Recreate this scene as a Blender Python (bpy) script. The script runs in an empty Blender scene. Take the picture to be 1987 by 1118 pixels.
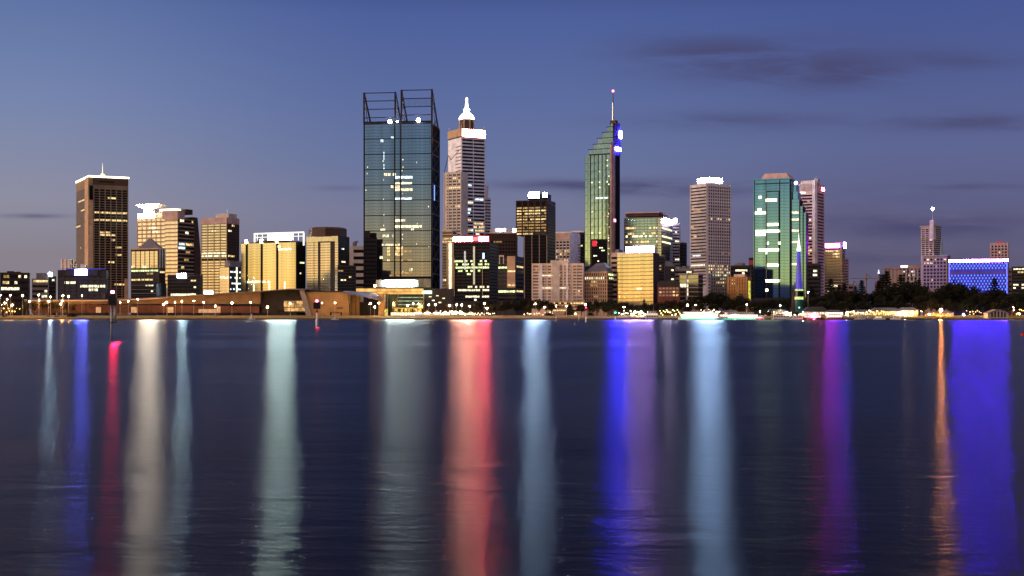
import bpy, math, random
from math import sin, cos, radians as R, pi
from mathutils import Vector
random.seed(7)
scene = bpy.context.scene
col = scene.collection

# ------------------------------------------------------------------ camera
F, CX, HR, CH = 2600.0, 993.5, 610.0, 4.0      # focal length and horizon of the photograph, eye height
cam = bpy.data.cameras.new("camera"); cam.sensor_width = 36; cam.lens = 36*F/1987
cam.shift_y = (HR-559)/1987; cam.clip_end = 60000; cam.clip_start = 0.5
co = bpy.data.objects.new("camera", cam); col.objects.link(co)
co.location = (0, 0, CH); co.rotation_euler = (R(90), 0, 0)
scene.camera = co
scene.view_settings.view_transform = 'Standard'; scene.view_settings.look = 'None'
scene.view_settings.exposure = 0; scene.view_settings.gamma = 1
cy = scene.cycles
cy.max_bounces = 5; cy.glossy_bounces = 4; cy.diffuse_bounces = 2; cy.transmission_bounces = 4
cy.sample_clamp_indirect = 6; cy.use_light_tree = True
cy.caustics_reflective = False; cy.caustics_refractive = False
try:
    cy.use_denoising = True; cy.denoiser = 'OPENIMAGEDENOISE'
except Exception: pass

# ------------------------------------------------------------------ world: dusk sky
W = bpy.data.worlds.new("World"); scene.world = W; W.use_nodes = True
nt = W.node_tree; N = nt.nodes; L = nt.links
N.clear()
def mth(op, a, b=None, c=None, clamp=False):
    n = N.new('ShaderNodeMath'); n.operation = op; n.use_clamp = clamp
    for i, v in enumerate((a, b, c)):
        if v is None: continue
        if isinstance(v, (int, float)): n.inputs[i].default_value = v
        else: L.new(v, n.inputs[i])
    return n.outputs[0]
def sstep(v, a, b):
    n = N.new('ShaderNodeMapRange'); n.interpolation_type = 'SMOOTHSTEP'
    L.new(v, n.inputs[0]); n.inputs[1].default_value = a; n.inputs[2].default_value = b
    return n.outputs[0]
def ramp(v, stops):
    n = N.new('ShaderNodeValToRGB'); L.new(v, n.inputs[0]); e = n.color_ramp.elements
    while len(e) < len(stops): e.new(0.5)
    for el, (p, c) in zip(e, stops): el.position = p
    for el, (p, c) in zip(e, stops): el.color = (c[0], c[1], c[2], 1)
    return n.outputs[0]
def mix(f, a, b, mode='MIX'):
    n = N.new('ShaderNodeMix'); n.data_type = 'RGBA'; n.blend_type = mode
    if isinstance(f, (int, float)): n.inputs[0].default_value = f
    else: L.new(f, n.inputs[0])
    for k, v in ((6, a), (7, b)):
        if isinstance(v, tuple): n.inputs[k].default_value = (*v, 1)
        else: L.new(v, n.inputs[k])
    return n.outputs[2]
def lin(r, g, b):
    return tuple(((c/255)/12.92 if c < 11 else ((c/255+0.055)/1.055)**2.4) for c in (r, g, b))
tc = N.new('ShaderNodeTexCoord'); sx = N.new('ShaderNodeSeparateXYZ'); L.new(tc.outputs['Generated'], sx.inputs[0])
dx, dy, dz = sx.outputs
hl = mth('SQRT', mth('ADD', mth('MULTIPLY', dx, dx), mth('MULTIPLY', dy, dy)))
hl = mth('MAXIMUM', hl, 0.001)
xn = mth('DIVIDE', dx, hl); yn = mth('DIVIDE', dy, hl)
te = mth('DIVIDE', dz, hl)                       # tan(elevation)
t = mth('MULTIPLY', te, 2.0, clamp=True)         # ramp 0..0.5
def st(rows): return [((610-r)/2600*2, lin(*c)) for r, c in rows]
rf_l = ramp(t, st([(610,(136,126,134)),(500,(138,131,141)),(400,(142,142,161)),(300,(130,138,168)),(210,(117,133,174)),(30,(95,116,165)),(-120,(52,62,108)),(-690,(8,10,30))]))
rf_m = ramp(t, st([(610,(118,114,136)),(500,(118,117,142)),(410,(119,122,152)),(310,(104,117,158)),(210,(94,110,159)),(30,(77,96,155)),(-120,(44,52,98)),(-690,(6,8,26))]))
rf_r = ramp(t, st([(610,(92,87,112)),(510,(98,93,120)),(420,(98,98,134)),(300,(94,103,147)),(160,(82,95,148)),(30,(72,88,147)),(-120,(38,46,90)),(-690,(5,7,24))]))
rs = ramp(t, [(0,(.50,.30,.13)),(.05,(.42,.27,.13)),(.10,(.30,.235,.15)),(.15,(.20,.225,.21)),(.20,(.115,.205,.27)),(.27,(.07,.175,.31)),(.4,(.09,.11,.20)),(.6,(.50,.36,.42)),(1,(1.5,1.05,1.0))])  # unseen southern sky, brightened high up to light the facades
rw = ramp(t, [(0,(1.5,.72,.20)),(.03,(1.4,.78,.22)),(.08,(1.2,.92,.36)),(.13,(.78,.70,.42)),(.20,(.34,.38,.38)),(.35,(.30,.26,.30)),(1,(1.2,.8,.68))])  # western glow, its upper end brightened to light the facades
re = ramp(t, [(0,(.020,.018,.040)),(.1,(.016,.018,.045)),(.35,(.018,.026,.075)),(.6,(.10,.09,.17)),(1,(.22,.18,.27))])  # unseen eastern sky, darkened so side faces reflect dark
front = mix(sstep(xn, 0.02, 0.30), mix(sstep(xn, -0.36, -0.08), rf_l, rf_m), rf_r)
base = mix(sstep(yn, -0.2, 0.45), rs, front)
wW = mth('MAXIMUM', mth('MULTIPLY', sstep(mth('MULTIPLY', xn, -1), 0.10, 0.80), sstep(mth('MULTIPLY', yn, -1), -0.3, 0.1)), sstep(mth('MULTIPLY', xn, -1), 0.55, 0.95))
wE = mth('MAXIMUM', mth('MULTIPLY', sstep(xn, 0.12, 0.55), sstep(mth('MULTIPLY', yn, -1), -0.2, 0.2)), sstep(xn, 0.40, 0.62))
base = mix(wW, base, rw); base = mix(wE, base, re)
# thin evening clouds: soft streaks in the gnomonic plane in front
fy = mth('MAXIMUM', dy, 0.02)
U = mth('ADD', mth('MULTIPLY', mth('DIVIDE', dx, fy), 2.6), 0.9935)          # thousands of picture units
V = mth('SUBTRACT', 0.610, mth('MULTIPLY', mth('DIVIDE', dz, fy), 2.6))
cmb = N.new('ShaderNodeCombineXYZ'); L.new(mth('MULTIPLY', U, 5.0), cmb.inputs[0]); L.new(mth('MULTIPLY', V, 30.0), cmb.inputs[1])
nz = N.new('ShaderNodeTexNoise'); nz.inputs['Scale'].default_value = 1; nz.inputs['Detail'].default_value = 6; nz.inputs['Roughness'].default_value = .55; nz.inputs['Distortion'].default_value = .35
L.new(cmb.outputs[0], nz.inputs['Vector'])
nf = sstep(nz.outputs[0], 0.24, 0.64)
tot = None
for (u, v, su, sv, k) in [(1.50,.12,.23,.045,.9),(1.60,.15,.12,.022,.6),(1.66,.135,.10,.022,.3),(1.87,.115,.12,.022,.6),(1.42,.235,.20,.017,.65),(1.35,.10,.14,.03,.5),(1.86,.236,.17,.017,.9),(1.08,.358,.13,.010,.75),(1.28,.365,.16,.016,1.0),(1.80,.440,.22,.022,.80),(1.88,.362,.12,.006,.50),(.07,.419,.07,.005,.7),(1.70,.498,.16,.012,.45),(1.60,.42,.45,.08,.28),(.66,.365,.05,.006,.35),(1.7,.52,.3,.03,.3),(1.97,.25,.03,.006,.4)]:
    a = mth('POWER', mth('DIVIDE', mth('SUBTRACT', U, u), su), 2.0); b = mth('POWER', mth('DIVIDE', mth('SUBTRACT', V, v), sv), 2.0)
    g = mth('MULTIPLY', mth('POWER', 2.718, mth('MULTIPLY', mth('ADD', a, b), -1.0)), k)
    tot = g if tot is None else mth('ADD', tot, g)
cl = mth('MULTIPLY', mth('MULTIPLY', mth('MINIMUM', tot, 1.0), mth('ADD', mth('MULTIPLY', nf, .85), .15)), mth('GREATER_THAN', dy, 0.02))
base = mix(mth('MULTIPLY', cl, 0.85), base, lin(72, 71, 108))
sky = N.new('ShaderNodeTexSky'); sky.sky_type = 'NISHITA'; sky.sun_disc = False
SUN_AZ, SUN_EL = 78.0, 7.0                        # degrees from straight behind the camera towards the west
sky.sun_elevation = R(-4); sky.sun_rotation = R(180+SUN_AZ)
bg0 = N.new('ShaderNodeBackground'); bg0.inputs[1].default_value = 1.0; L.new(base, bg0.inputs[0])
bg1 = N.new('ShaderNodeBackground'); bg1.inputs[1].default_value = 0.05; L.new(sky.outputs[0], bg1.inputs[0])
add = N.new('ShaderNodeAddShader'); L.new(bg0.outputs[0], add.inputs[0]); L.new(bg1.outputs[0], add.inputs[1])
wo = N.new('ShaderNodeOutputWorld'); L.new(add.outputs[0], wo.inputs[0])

# last glow of the sun from the west
sl = bpy.data.lights.new("sun", 'SUN'); sl.energy = 2.4; sl.angle = R(16); sl.color = (1.0, .66, .46)
so = bpy.data.objects.new("sun", sl); col.objects.link(so)
d = Vector((-sin(R(SUN_AZ))*cos(R(SUN_EL)), -cos(R(SUN_AZ))*cos(R(SUN_EL)), sin(R(SUN_EL))))
so.rotation_euler = d.to_track_quat('Z', 'Y').to_euler()

# ------------------------------------------------------------------ materials
MATS = {}
def newmat(name):
    m = bpy.data.materials.new(name); m.use_nodes = True; MATS[name] = m
    return m, m.node_tree.nodes, m.node_tree.links
def solid(name, c, rough=.7, metal=0, var=.25, scale=.15, spec=.12):
    if name in MATS: return MATS[name]
    m, n, l = newmat(name); p = n['Principled BSDF']
    tcn = n.new('ShaderNodeTexCoord'); no = n.new('ShaderNodeTexNoise'); no.inputs['Scale'].default_value = scale; no.inputs['Detail'].default_value = 5
    l.new(tcn.outputs['Object'], no.inputs['Vector'])
    rp = n.new('ShaderNodeValToRGB'); l.new(no.outputs[0], rp.inputs[0])
    rp.color_ramp.elements[0].position = .3; rp.color_ramp.elements[1].position = .7
    rp.color_ramp.elements[0].color = (*[x*(1-var) for x in c], 1); rp.color_ramp.elements[1].color = (*[min(1, x*(1+var*.6)) for x in c], 1)
    l.new(rp.outputs[0], p.inputs['Base Color']); p.inputs['Roughness'].default_value = rough; p.inputs['Metallic'].default_value = metal
    p.inputs['Specular IOR Level'].default_value = spec
    return m
def glass(name, c, rough=.06, metal=1.0, cell=(1.6, 1.6, 3.4), var=.35, grid=None, ior=1.5):
    """coated facade glass: every pane a slightly different tint and reflectivity"""
    if name in MATS: return MATS[name]
    m, n, l = newmat(name); p = n['Principled BSDF']
    tcn = n.new('ShaderNodeTexCoord')
    sn = n.new('ShaderNodeVectorMath'); sn.operation = 'SNAP'; l.new(tcn.outputs['Object'], sn.inputs[0]); sn.inputs[1].default_value = cell
    wn = n.new('ShaderNodeTexWhiteNoise'); l.new(sn.outputs[0], wn.inputs['Vector'])
    mr = n.new('ShaderNodeMapRange'); l.new(wn.outputs[0], mr.inputs[0]); mr.inputs[3].default_value = 1-var; mr.inputs[4].default_value = 1.0
    no = n.new('ShaderNodeTexNoise'); no.inputs['Scale'].default_value = .06; no.inputs['Detail'].default_value = 3; l.new(tcn.outputs['Object'], no.inputs['Vector'])
    mr2 = n.new('ShaderNodeMapRange'); l.new(no.outputs[0], mr2.inputs[0]); mr2.inputs[1].default_value = .3; mr2.inputs[2].default_value = .7; mr2.inputs[3].default_value = .8; mr2.inputs[4].default_value = 1.08
    mu = n.new('ShaderNodeMath'); mu.operation = 'MULTIPLY'; l.new(mr.outputs[0], mu.inputs[0]); l.new(mr2.outputs[0], mu.inputs[1])
    v = n.new('ShaderNodeVectorMath'); v.operation = 'SCALE'; v.inputs[0].default_value = c; l.new(mu.outputs[0], v.inputs['Scale'])
    l.new(v.outputs[0], p.inputs['Base Color']); p.inputs['Roughness'].default_value = rough; p.inputs['Metallic'].default_value = metal
    p.inputs['IOR'].default_value = ior
    return m
def emi(name, c, s, sample=True, var=0.0, scale=.6):
    if name in MATS: return MATS[name]
    m, n, l = newmat(name); p = n['Principled BSDF']
    p.inputs['Base Color'].default_value = (.03, .03, .03, 1); p.inputs['Emission Color'].default_value = (*c, 1); p.inputs['Emission Strength'].default_value = s
    if var:
        g = n.new('ShaderNodeNewGeometry'); no = n.new('ShaderNodeTexNoise'); no.inputs['Scale'].default_value = scale; no.inputs['Detail'].default_value = 2
        l.new(g.outputs['Position'], no.inputs['Vector'])
        mr = n.new('ShaderNodeMapRange'); l.new(no.outputs[0], mr.inputs[0]); mr.inputs[1].default_value = .32; mr.inputs[2].default_value = .68
        mr.inputs[3].default_value = s*(1-var); mr.inputs[4].default_value = s*(1+var*.7); l.new(mr.outputs[0], p.inputs['Emission Strength'])
    m.cycles.emission_sampling = 'AUTO' if sample else 'NONE'
    return m

conc_pale = solid('pale_concrete', (.56, .50, .46)); conc_pink = solid('pink_granite', (.50, .36, .34)); conc_tan = solid('tan_concrete', (.46, .32, .21))
conc_brown = solid('brown_stone', (.085, .055, .045)); conc_grey = solid('grey_concrete', (.20, .19, .20)); conc_dark = solid('dark_cladding', (.035, .032, .035))
conc_white = solid('white_cladding', (.74, .70, .72)); steel_dark = solid('dark_steel', (.03, .03, .035), .45, .6); steel_pale = solid('pale_steel', (.35, .35, .38), .4, .7)
brick = solid('red_brick', (.16, .055, .04)); copper = solid('blue_copper', (.10, .12, .55), .35, .5); roof_grey = solid('roof_sheet', (.13, .13, .17), .5)
asphalt = solid('asphalt', (.05, .05, .05), .9); black_paint = solid('black_paint', (.012, .012, .014), .5); red_paint = solid('red_paint', (.35, .01, .02), .45)
white_paint = solid('white_paint', (.75, .75, .74), .4); wood = solid('weathered_timber', (.10, .075, .055), .85, scale=1.0); canvas = solid('white_canvas', (.7, .68, .62), .8)
stone_wall = solid('limestone_wall', (.42, .34, .22), .85, scale=.5); rust = solid('ochre_panel', (.36, .19, .07))
g_teal = glass('teal_glass', (.76, .80, .86), cell=(1.6, 1.6, 6.1), var=.22); g_green = glass('green_glass', (.74, .92, .72), cell=(1.3, 1.3, 2.6), var=.35); g_turq = glass('turquoise_glass', (.40, .78, .92), var=.2)
g_gold = glass('gold_glass', (.97, .86, .55), .12, var=.2); g_tan = glass('bronze_mirror_glass', (1.0, .86, .66), .15, var=.12)
g_cream = glass('cream_mirror_glass', (.95, .85, .66), .14, var=.2); g_grey = glass('grey_glass', (.42, .46, .46), .12)
g_dark = glass('dark_and_shaded_glass', (.010, .011, .015), .28, 0.0, var=.7, ior=1.25); g_navy = glass('navy_glass', (.02, .03, .08), .1, .0, var=.5)  # g_dark also covers mirrored towers' side faces, shade put into the glass
g_char = glass('charcoal_glass', (.10, .10, .12), .15, 1.0, var=.6)
l_warm = emi('warm_window_light', (1, .70, .30), 1.25, False, .8, .45); l_white = emi('white_window_light', (1, .90, .58), 1.7, False, .7, .5)
l_gold = emi('dim_window_light', (.95, .55, .18), .55, False, .8, .5); l_cool = emi('cool_window_light', (.70, .88, 1), 2.0, False, .7, .5)
l_green = emi('greenish_window_light', (.85, 1, .45), 1.6, False, .7, .5); l_pink = emi('pinkish_window_light', (1, .7, .55), 1.6, False, .7, .5)

# ------------------------------------------------------------------ mesh helpers
class MB:
    def __init__(s): s.v = []; s.f = []
    def box(s, x0, x1, y0, y1, z0, z1):
        b = len(s.v)
        s.v += [(x0,y0,z0),(x1,y0,z0),(x1,y1,z0),(x0,y1,z0),(x0,y0,z1),(x1,y0,z1),(x1,y1,z1),(x0,y1,z1)]
        s.f += [tuple(b+i for i in q) for q in ((0,3,2,1),(4,5,6,7),(0,1,5,4),(1,2,6,5),(2,3,7,6),(3,0,4,7))]
        return s
    def hexa(s, pts):                              # eight corners, bottom ring then top ring
        b = len(s.v); s.v += [tuple(p) for p in pts]
        s.f += [tuple(b+i for i in q) for q in ((0,3,2,1),(4,5,6,7),(0,1,5,4),(1,2,6,5),(2,3,7,6),(3,0,4,7))]
        return s
    def loft(s, rings, cap=True):
        n = len(rings[0]); b = len(s.v)
        for r in rings: s.v += [tuple(p) for p in r]
        for k in range(len(rings)-1):
            for i in range(n):
                j = (i+1) % n
                s.f.append((b+k*n+i, b+k*n+j, b+(k+1)*n+j, b+(k+1)*n+i))
        if cap:
            s.f.append(tuple(b+i for i in reversed(range(n)))); s.f.append(tuple(b+(len(rings)-1)*n+i for i in range(n)))
        return s
    def lathe(s, x, y, prof, n=12, ph=0):          # profile of (radius, z)
        return s.loft([[(x+r*cos(2*pi*i/n+ph), y+r*sin(2*pi*i/n+ph), z) for i in range(n)] for r, z in prof])
    def tube(s, p, q, r, r2=None, n=6):
        p, q = Vector(p), Vector(q); a = (q-p).normalized(); u = a.orthogonal().normalized(); w = a.cross(u)
        r2 = r if r2 is None else r2
        return s.loft([[o+u*rr*cos(2*pi*i/n)+w*rr*sin(2*pi*i/n) for i in range(n)] for o, rr in ((p, r), (q, r2))])
    def ball(s, x, y, z, r, n=10, m=6, sz=1.0):
        return s.lathe(x, y, [(max(.001, r*sin(pi*k/m)), z-r*sz*cos(pi*k/m)) for k in range(m+1)], n)
    def prism(s, poly, y0, y1):                    # outline in x,z extruded along y
        return s.loft([[(x, y0, z) for x, z in poly], [(x, y1, z) for x, z in poly]])
    def quad(s, a, b, c, d):
        k = len(s.v); s.v += [tuple(a), tuple(b), tuple(c), tuple(d)]; s.f.append((k, k+1, k+2, k+3)); return s
    def build(s, name, mat, parent=None, loc=(0,0,0), smooth=False):
        me = bpy.data.meshes.new(name); me.from_pydata(s.v, [], s.f)
        if smooth: me.polygons.foreach_set('use_smooth', [True]*len(me.polygons))
        me.materials.append(mat); me.update()
        o = bpy.data.objects.new(name, me); col.objects.link(o); o.parent = parent; o.location = loc
        return o
def cp(o, loc=None, parent=None, mat=None):
    c = o.copy(); col.objects.link(c)
    if loc is not None: c.location = loc
    if parent is not None: c.parent = parent
    return c
def tag(o, label, cat, group=None, kind=None):
    if label: o['label'] = label
    if cat: o['category'] = cat
    if group: o['group'] = group
    if kind: o['kind'] = kind
    return o
def empty(name, loc, label, cat, group=None, rz=0):
    o = bpy.data.objects.new(name, None); col.objects.link(o); o.location = loc; o.rotation_euler = (0, 0, rz); o.empty_display_size = 2
    return tag(o, label, cat, group)
def copy_tree(o, loc, rz=0, sc=None, label=None):
    c = o.copy(); col.objects.link(c); c.location = loc; c.rotation_euler = (0, 0, rz)
    if sc: c.scale = sc
    if label: c['label'] = label
    for ch in list(o.children):
        k = ch.copy(); col.objects.link(k); k.parent = c
        for g in list(ch.children):
            q = g.copy(); col.objects.link(q); q.parent = k
    return c
def PX(px, Y): return (px-CX)*Y/F
def PZ(row, Y): return CH+(HR-row)*Y/F
GZ = 3.0                                           # level of the promenade and the streets

# ------------------------------------------------------------------ water, ground
def water_mat():
    m, n, l = newmat('river_water'); p = n['Principled BSDF']; n.remove(p); out = n['Material Output']
    geo = n.new('ShaderNodeNewGeometry')
    def noise(sc, det, dist=0):
        mp = n.new('ShaderNodeMapping'); l.new(geo.outputs['Position'], mp.inputs[0]); mp.inputs['Scale'].default_value = sc
        no = n.new('ShaderNodeTexNoise'); no.inputs['Scale'].default_value = 1; no.inputs['Detail'].default_value = det; no.inputs['Distortion'].default_value = dist
        l.new(mp.outputs[0], no.inputs['Vector']); return no.outputs[0]
    gust = noise((.004, .03, 1), 4, .8); last = None
    for sc_, dd in (((.05, .11, 1), .11), ((.25, .5, 1), .06), ((1.2, 2.6, 1), .022)):
        b2 = n.new('ShaderNodeBump'); b2.inputs['Strength'].default_value = 1; b2.inputs['Distance'].default_value = dd; l.new(noise(sc_, 3, .5), b2.inputs['Height'])
        if last: l.new(last.outputs[0], b2.inputs['Normal'])
        last = b2
    gl = n.new('ShaderNodeBsdfAnisotropic') if hasattr(bpy.types, 'ShaderNodeBsdfAnisotropic') else n.new('ShaderNodeBsdfGlossy')
    gl.distribution = 'BECKMANN'
    rr = n.new('ShaderNodeMapRange'); l.new(gust, rr.inputs[0]); rr.inputs[1].default_value = .35; rr.inputs[2].default_value = .65; rr.inputs[3].default_value = WR*.93; rr.inputs[4].default_value = WR*1.08
    l.new(rr.outputs[0], gl.inputs['Roughness']); gl.inputs['Anisotropy'].default_value = WA
    tg = n.new('ShaderNodeCombineXYZ'); tg.inputs[0].default_value = WT[0]; tg.inputs[1].default_value = WT[1]; l.new(tg.outputs[0], gl.inputs['Tangent'])
    gl.inputs['Color'].default_value = (.96, .92, .92, 1); l.new(b2.outputs[0], gl.inputs['Normal'])
    df = n.new('ShaderNodeBsdfDiffuse'); df.inputs['Color'].default_value = (.004, .005, .012, 1)
    fr = n.new('ShaderNodeFresnel'); fr.inputs['IOR'].default_value = 1.333
    mx = n.new('ShaderNodeMixShader'); l.new(fr.outputs[0], mx.inputs[0]); l.new(df.outputs[0], mx.inputs[1]); l.new(gl.outputs[0], mx.inputs[2]); l.new(mx.outputs[0], out.inputs[0])
    return m
WR, WA, WT = .32, .62, (1, 0)
w = MB().quad((-30000,-30000,0),(30000,-30000,0),(30000,1010,0),(-30000,1010,0)).build('river_water', water_mat()); tag(w, 'calm dark river reflecting the city lights', 'water', kind='structure')
SH = 990.0
def grass_mat():
    m, n, l = newmat('park_grass'); p = n['Principled BSDF']; g = n.new('ShaderNodeNewGeometry'); no = n.new('ShaderNodeTexNoise'); no.inputs['Scale'].default_value = .35; no.inputs['Detail'].default_value = 8
    l.new(g.outputs['Position'], no.inputs['Vector']); rp = n.new('ShaderNodeValToRGB'); l.new(no.outputs[0], rp.inputs[0])
    rp.color_ramp.elements[0].position = .3; rp.color_ramp.elements[0].color = (.10, .085, .02, 1); rp.color_ramp.elements[1].position = .7; rp.color_ramp.elements[1].color = (.26, .19, .05, 1)
    l.new(rp.outputs[0], p.inputs['Base Color']); p.inputs['Roughness'].default_value = .95; return m
grass = grass_mat()
g = MB().quad((-30000,SH+26,GZ),(30000,SH+26,GZ),(30000,30000,GZ),(-30000,30000,GZ)).build('ground', solid('city_ground', (.07, .065, .06), .9, scale=.05)); tag(g, 'level city ground behind the foreshore', 'ground', kind='structure')
b = MB()
xs = [-1400+i*8 for i in range(351)]
for i in range(350):
    x0, x1 = xs[i], xs[i+1]
    def prof(x):
        k = .5+.5*sin(x*.013)*cos(x*.0047+1)
        return [(SH+1.2, .9), (SH+7, 1.5+.35*k), (SH+14, 2.2+.5*k), (SH+22, 2.95), (SH+27, GZ+.004)]
    a0, a1 = prof(x0), prof(x1)
    for q in range(4): b.quad((x0, a0[q][0], a0[q][1]), (x1, a1[q][0], a1[q][1]), (x1, a1[q+1][0], a1[q+1][1]), (x0, a0[q+1][0], a0[q+1][1]))
o = b.build('grass_bank', grass); tag(o, 'grass bank sloping down to the river', 'grass', kind='structure')
b = MB().box(-1400, 1400, SH, SH+1.2, -1.5, 1.0); o = b.build('river_wall', solid('river_wall_stone', (.12, .09, .06), .9, scale=.4)); tag(o, 'low dark stone river wall along the shore', 'wall')
o = MB().box(-1400, 1400, SH+28, SH+33, GZ+.004, GZ+.05).build('promenade', solid('promenade_paving', (.32, .24, .16), .8, scale=.3)); tag(o, 'pale riverside promenade path', 'path', kind='structure')
o = MB().box(-1400, 1400, SH+44, SH+58, GZ+.004, GZ+.03).build('road', asphalt); tag(o, 'asphalt riverside road', 'road', kind='structure')

# ------------------------------------------------------------------ buildings
class Bld:
    """corner building: face A from pixel p0 to the near corner pc, face B from pc to p1"""
    def __init__(s, name, label, p0, pc, p1, top, Y, a=20, depth=None, cat='building', group=None, body=None, bot=None):
        tcn = math.atan((pc-CX)/F)
        if p1 is None and a < 15: a = math.degrees(tcn)+min(a, 1.5)
        elif a < 30 and tcn > 0: a += math.degrees(tcn)
        s.a = R(a); s.Y = Y; ca, sa = cos(s.a), sin(s.a)
        s.C = Vector((PX(pc, Y), Y)); t0 = (p0-CX)/F
        s.w = (s.C.x-t0*Y)/(ca+t0*sa)
        if depth is None:
            t1 = (p1-CX)/F; s.d = (t1*Y-s.C.x)/(sa-t1*ca)
        else: s.d = depth
        s.ex = Vector((ca, -sa)); s.ey = Vector((sa, ca))
        o = s.C - s.ex*s.w/2 + s.ey*s.d/2
        s.root = empty(name, (o.x, o.y, GZ), label, cat, group, -s.a)
        s.h = s.z(top); s.nlit = 0; s.top = top
        if body is not None:
            MB().box(-s.w/2, s.w/2, -s.d/2, s.d/2, (s.z(bot) if bot else -.5), s.h).build('wall', body, s.root)
        s.grids = {'A': [], 'B': []}
    def z(s, row): return PZ(row, s.Y)-GZ
    def u(s, face, px):
        t = (px-CX)/F; Y = s.Y
        if face == 'A': return (t*Y-s.C.x)/(s.ex.x - t*s.ex.y) + s.w/2
        return (t*Y-s.C.x)/(s.ey.x - t*s.ey.y) - s.d/2
    def slab(s, face, u0, u1, z0, z1, proud, back=.15):
        if u0 > u1: u0, u1 = u1, u0
        if face == 'A': return MB().box(u0, u1, -s.d/2-proud, -s.d/2+back, z0, z1)
        return MB().box(s.w/2-back, s.w/2+proud, u0, u1, z0, z1)
    def rng(s, face, p0, p1):
        e = (s.w if face == 'A' else s.d)/2
        u0 = -e+.3 if p0 is None else s.u(face, p0); u1 = e-.3 if p1 is None else s.u(face, p1)
        return (min(u0, u1), max(u0, u1))
    def panel(s, face, p0, p1, r0, r1, mat, name, proud=.3, back=.15):
        u0, u1 = s.rng(face, p0, p1)
        return s.slab(face, u0, u1, s.z(r1), s.z(r0), proud, back).build(name, mat, s.root)
    def bands(s, face, r0, r1, n, frac=.6, mat=None, p0=None, p1=None, proud=.12, name='window_band', off=0.5):
        u0, u1 = s.rng(face, p0, p1); z1, z0 = s.z(r0), s.z(r1); st = (z1-z0)/n; h = st*frac
        first = s.slab(face, u0, u1, -h/2, h/2, proud).build(name, mat, s.root, (0, 0, z0+st*off))
        obs = [first]+[cp(first, (0, 0, z0+st*(i+off))) for i in range(1, n)]
        s.grids[face].append((u0, u1, z0, st, n, h, proud, off, obs))
    def piers(s, face, r0, r1, n, wd, mat, p0=None, p1=None, proud=.45, name='pier', ends=True):
        u0, u1 = s.rng(face, p0, p1); z1, z0 = s.z(r0), s.z(r1)
        u0 += wd/2; u1 -= wd/2
        st = (u1-u0)/(n-1) if n > 1 else 0
        f = None
        for i in range(n):
            if not ends and i in (0, n-1): continue
            c = u0+st*i
            loc = (c, 0, 0) if face == 'A' else (0, c, 0)
            if f is None: f = s.slab(face, -wd/2, wd/2, z0, z1, proud).build(name, mat, s.root, loc)
            else: cp(f, loc)
    def lit(s, face, px0, px1, row, mat=None, cw=2.6, prob=1.0, g=0, hf=.9):
        """lit windows set into the glass band nearest to the given row"""
        mat = mat or l_warm
        if not s.grids[face]: return
        z = s.z(row); best = None
        for G in s.grids[face]:
            i = max(0, min(G[4]-1, int((z-G[2])/G[3]))); zc = G[2]+G[3]*(i+G[7])
            if best is None or abs(zc-z) < best[0]: best = (abs(zc-z), zc, G, i)
        _, zc, G, bi = best; par, dz_ = (G[8][bi], zc) if len(G) > 8 else (s.root, 0); u0, u1 = s.rng(face, px0, px1); u0 = max(u0, G[0]); u1 = min(u1, G[1])
        n = max(1, round((u1-u0)/cw)); c = (u1-u0)/n
        for k in range(n):
            if random.random() > prob or s.nlit >= 98: continue
            s.nlit += 1
            s.slab(face, u0+c*k+.18, u0+c*(k+1)-.18, zc-G[5]/2*hf, zc+G[5]/2*hf, G[6]+.05, 0).build('lit_window', mat, par, (0, 0, -dz_))
    def rlit(s, face, n, mats=None, cw=2.6, run=3, r0=None, r1=None):
        mats = mats or [l_warm, l_white, l_gold]
        for _ in range(n):
            G = random.choice(s.grids[face]); zt = G[2]+G[3]*(random.randrange(G[4])+.5)
            if r0 is not None:
                row = random.uniform(r0, r1); zt = s.z(row)
            uc = random.uniform(G[0], G[1]); k = random.randint(1, run)
            i = max(0, min(G[4]-1, int((zt-G[2])/G[3]))); zc = G[2]+G[3]*(i+G[7])
            m = random.choice(mats); par, dz_ = (G[8][i], zc) if len(G) > 8 else (s.root, 0)
            for q in range(k):
                a = G[0]+round((uc-G[0])/cw)*cw+q*cw
                if a+cw > G[1] or s.nlit >= 98: break
                s.nlit += 1
                s.slab(face, a+.2, a+cw-.2, zc-G[5]/2*.92, zc+G[5]/2*.92, G[6]+.05+.004*(s.nlit % 5), 0).build('lit_window', m, par, (0, 0, -dz_))
    def boxp(s, name, p0, p1, r0, r1, mat, y0=0.15, y1=.85):
        """block on the roof, its extent along face A given in picture columns"""
        u0, u1 = s.rng('A', p0, p1)
        return MB().box(u0, u1, -s.d/2+s.d*y0, -s.d/2+s.d*y1, s.z(r1), s.z(r0)).build(name, mat, s.root)
    def parapet(s, mat, h=1.2, over=.4):
        w, d2 = s.w/2+over, s.d/2+over
        return MB().box(-w, w, -d2, d2, s.h-h*.3, s.h+h).build('parapet', mat, s.root)
    def sign(s, face, p0, p1, r0, r1, c, st, proud=1.2, name='illuminated_sign', back=-.5):
        key = 'sign_%.2f_%.2f_%.2f_%.0f' % (*c, st)
        cs = s.panel(face, p0, p1, r0-.15, r1+.15, conc_dark, 'sign_casing', proud-.06, back)
        o_ = s.panel(face, p0, p1, r0, r1, emi(key, c, st, True, .55, .22), name, proud, -(proud-.05)); o_.parent = cs
        return o_
    def mast(s, px, r0, r1, r=.35, mat=None, name='antenna', dy=0):
        x = s.u('A', px)
        return MB().tube((x, dy, s.z(r1)), (x, dy, s.z(r0)), r, r*.4).build(name, mat or steel_pale, s.root)
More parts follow.
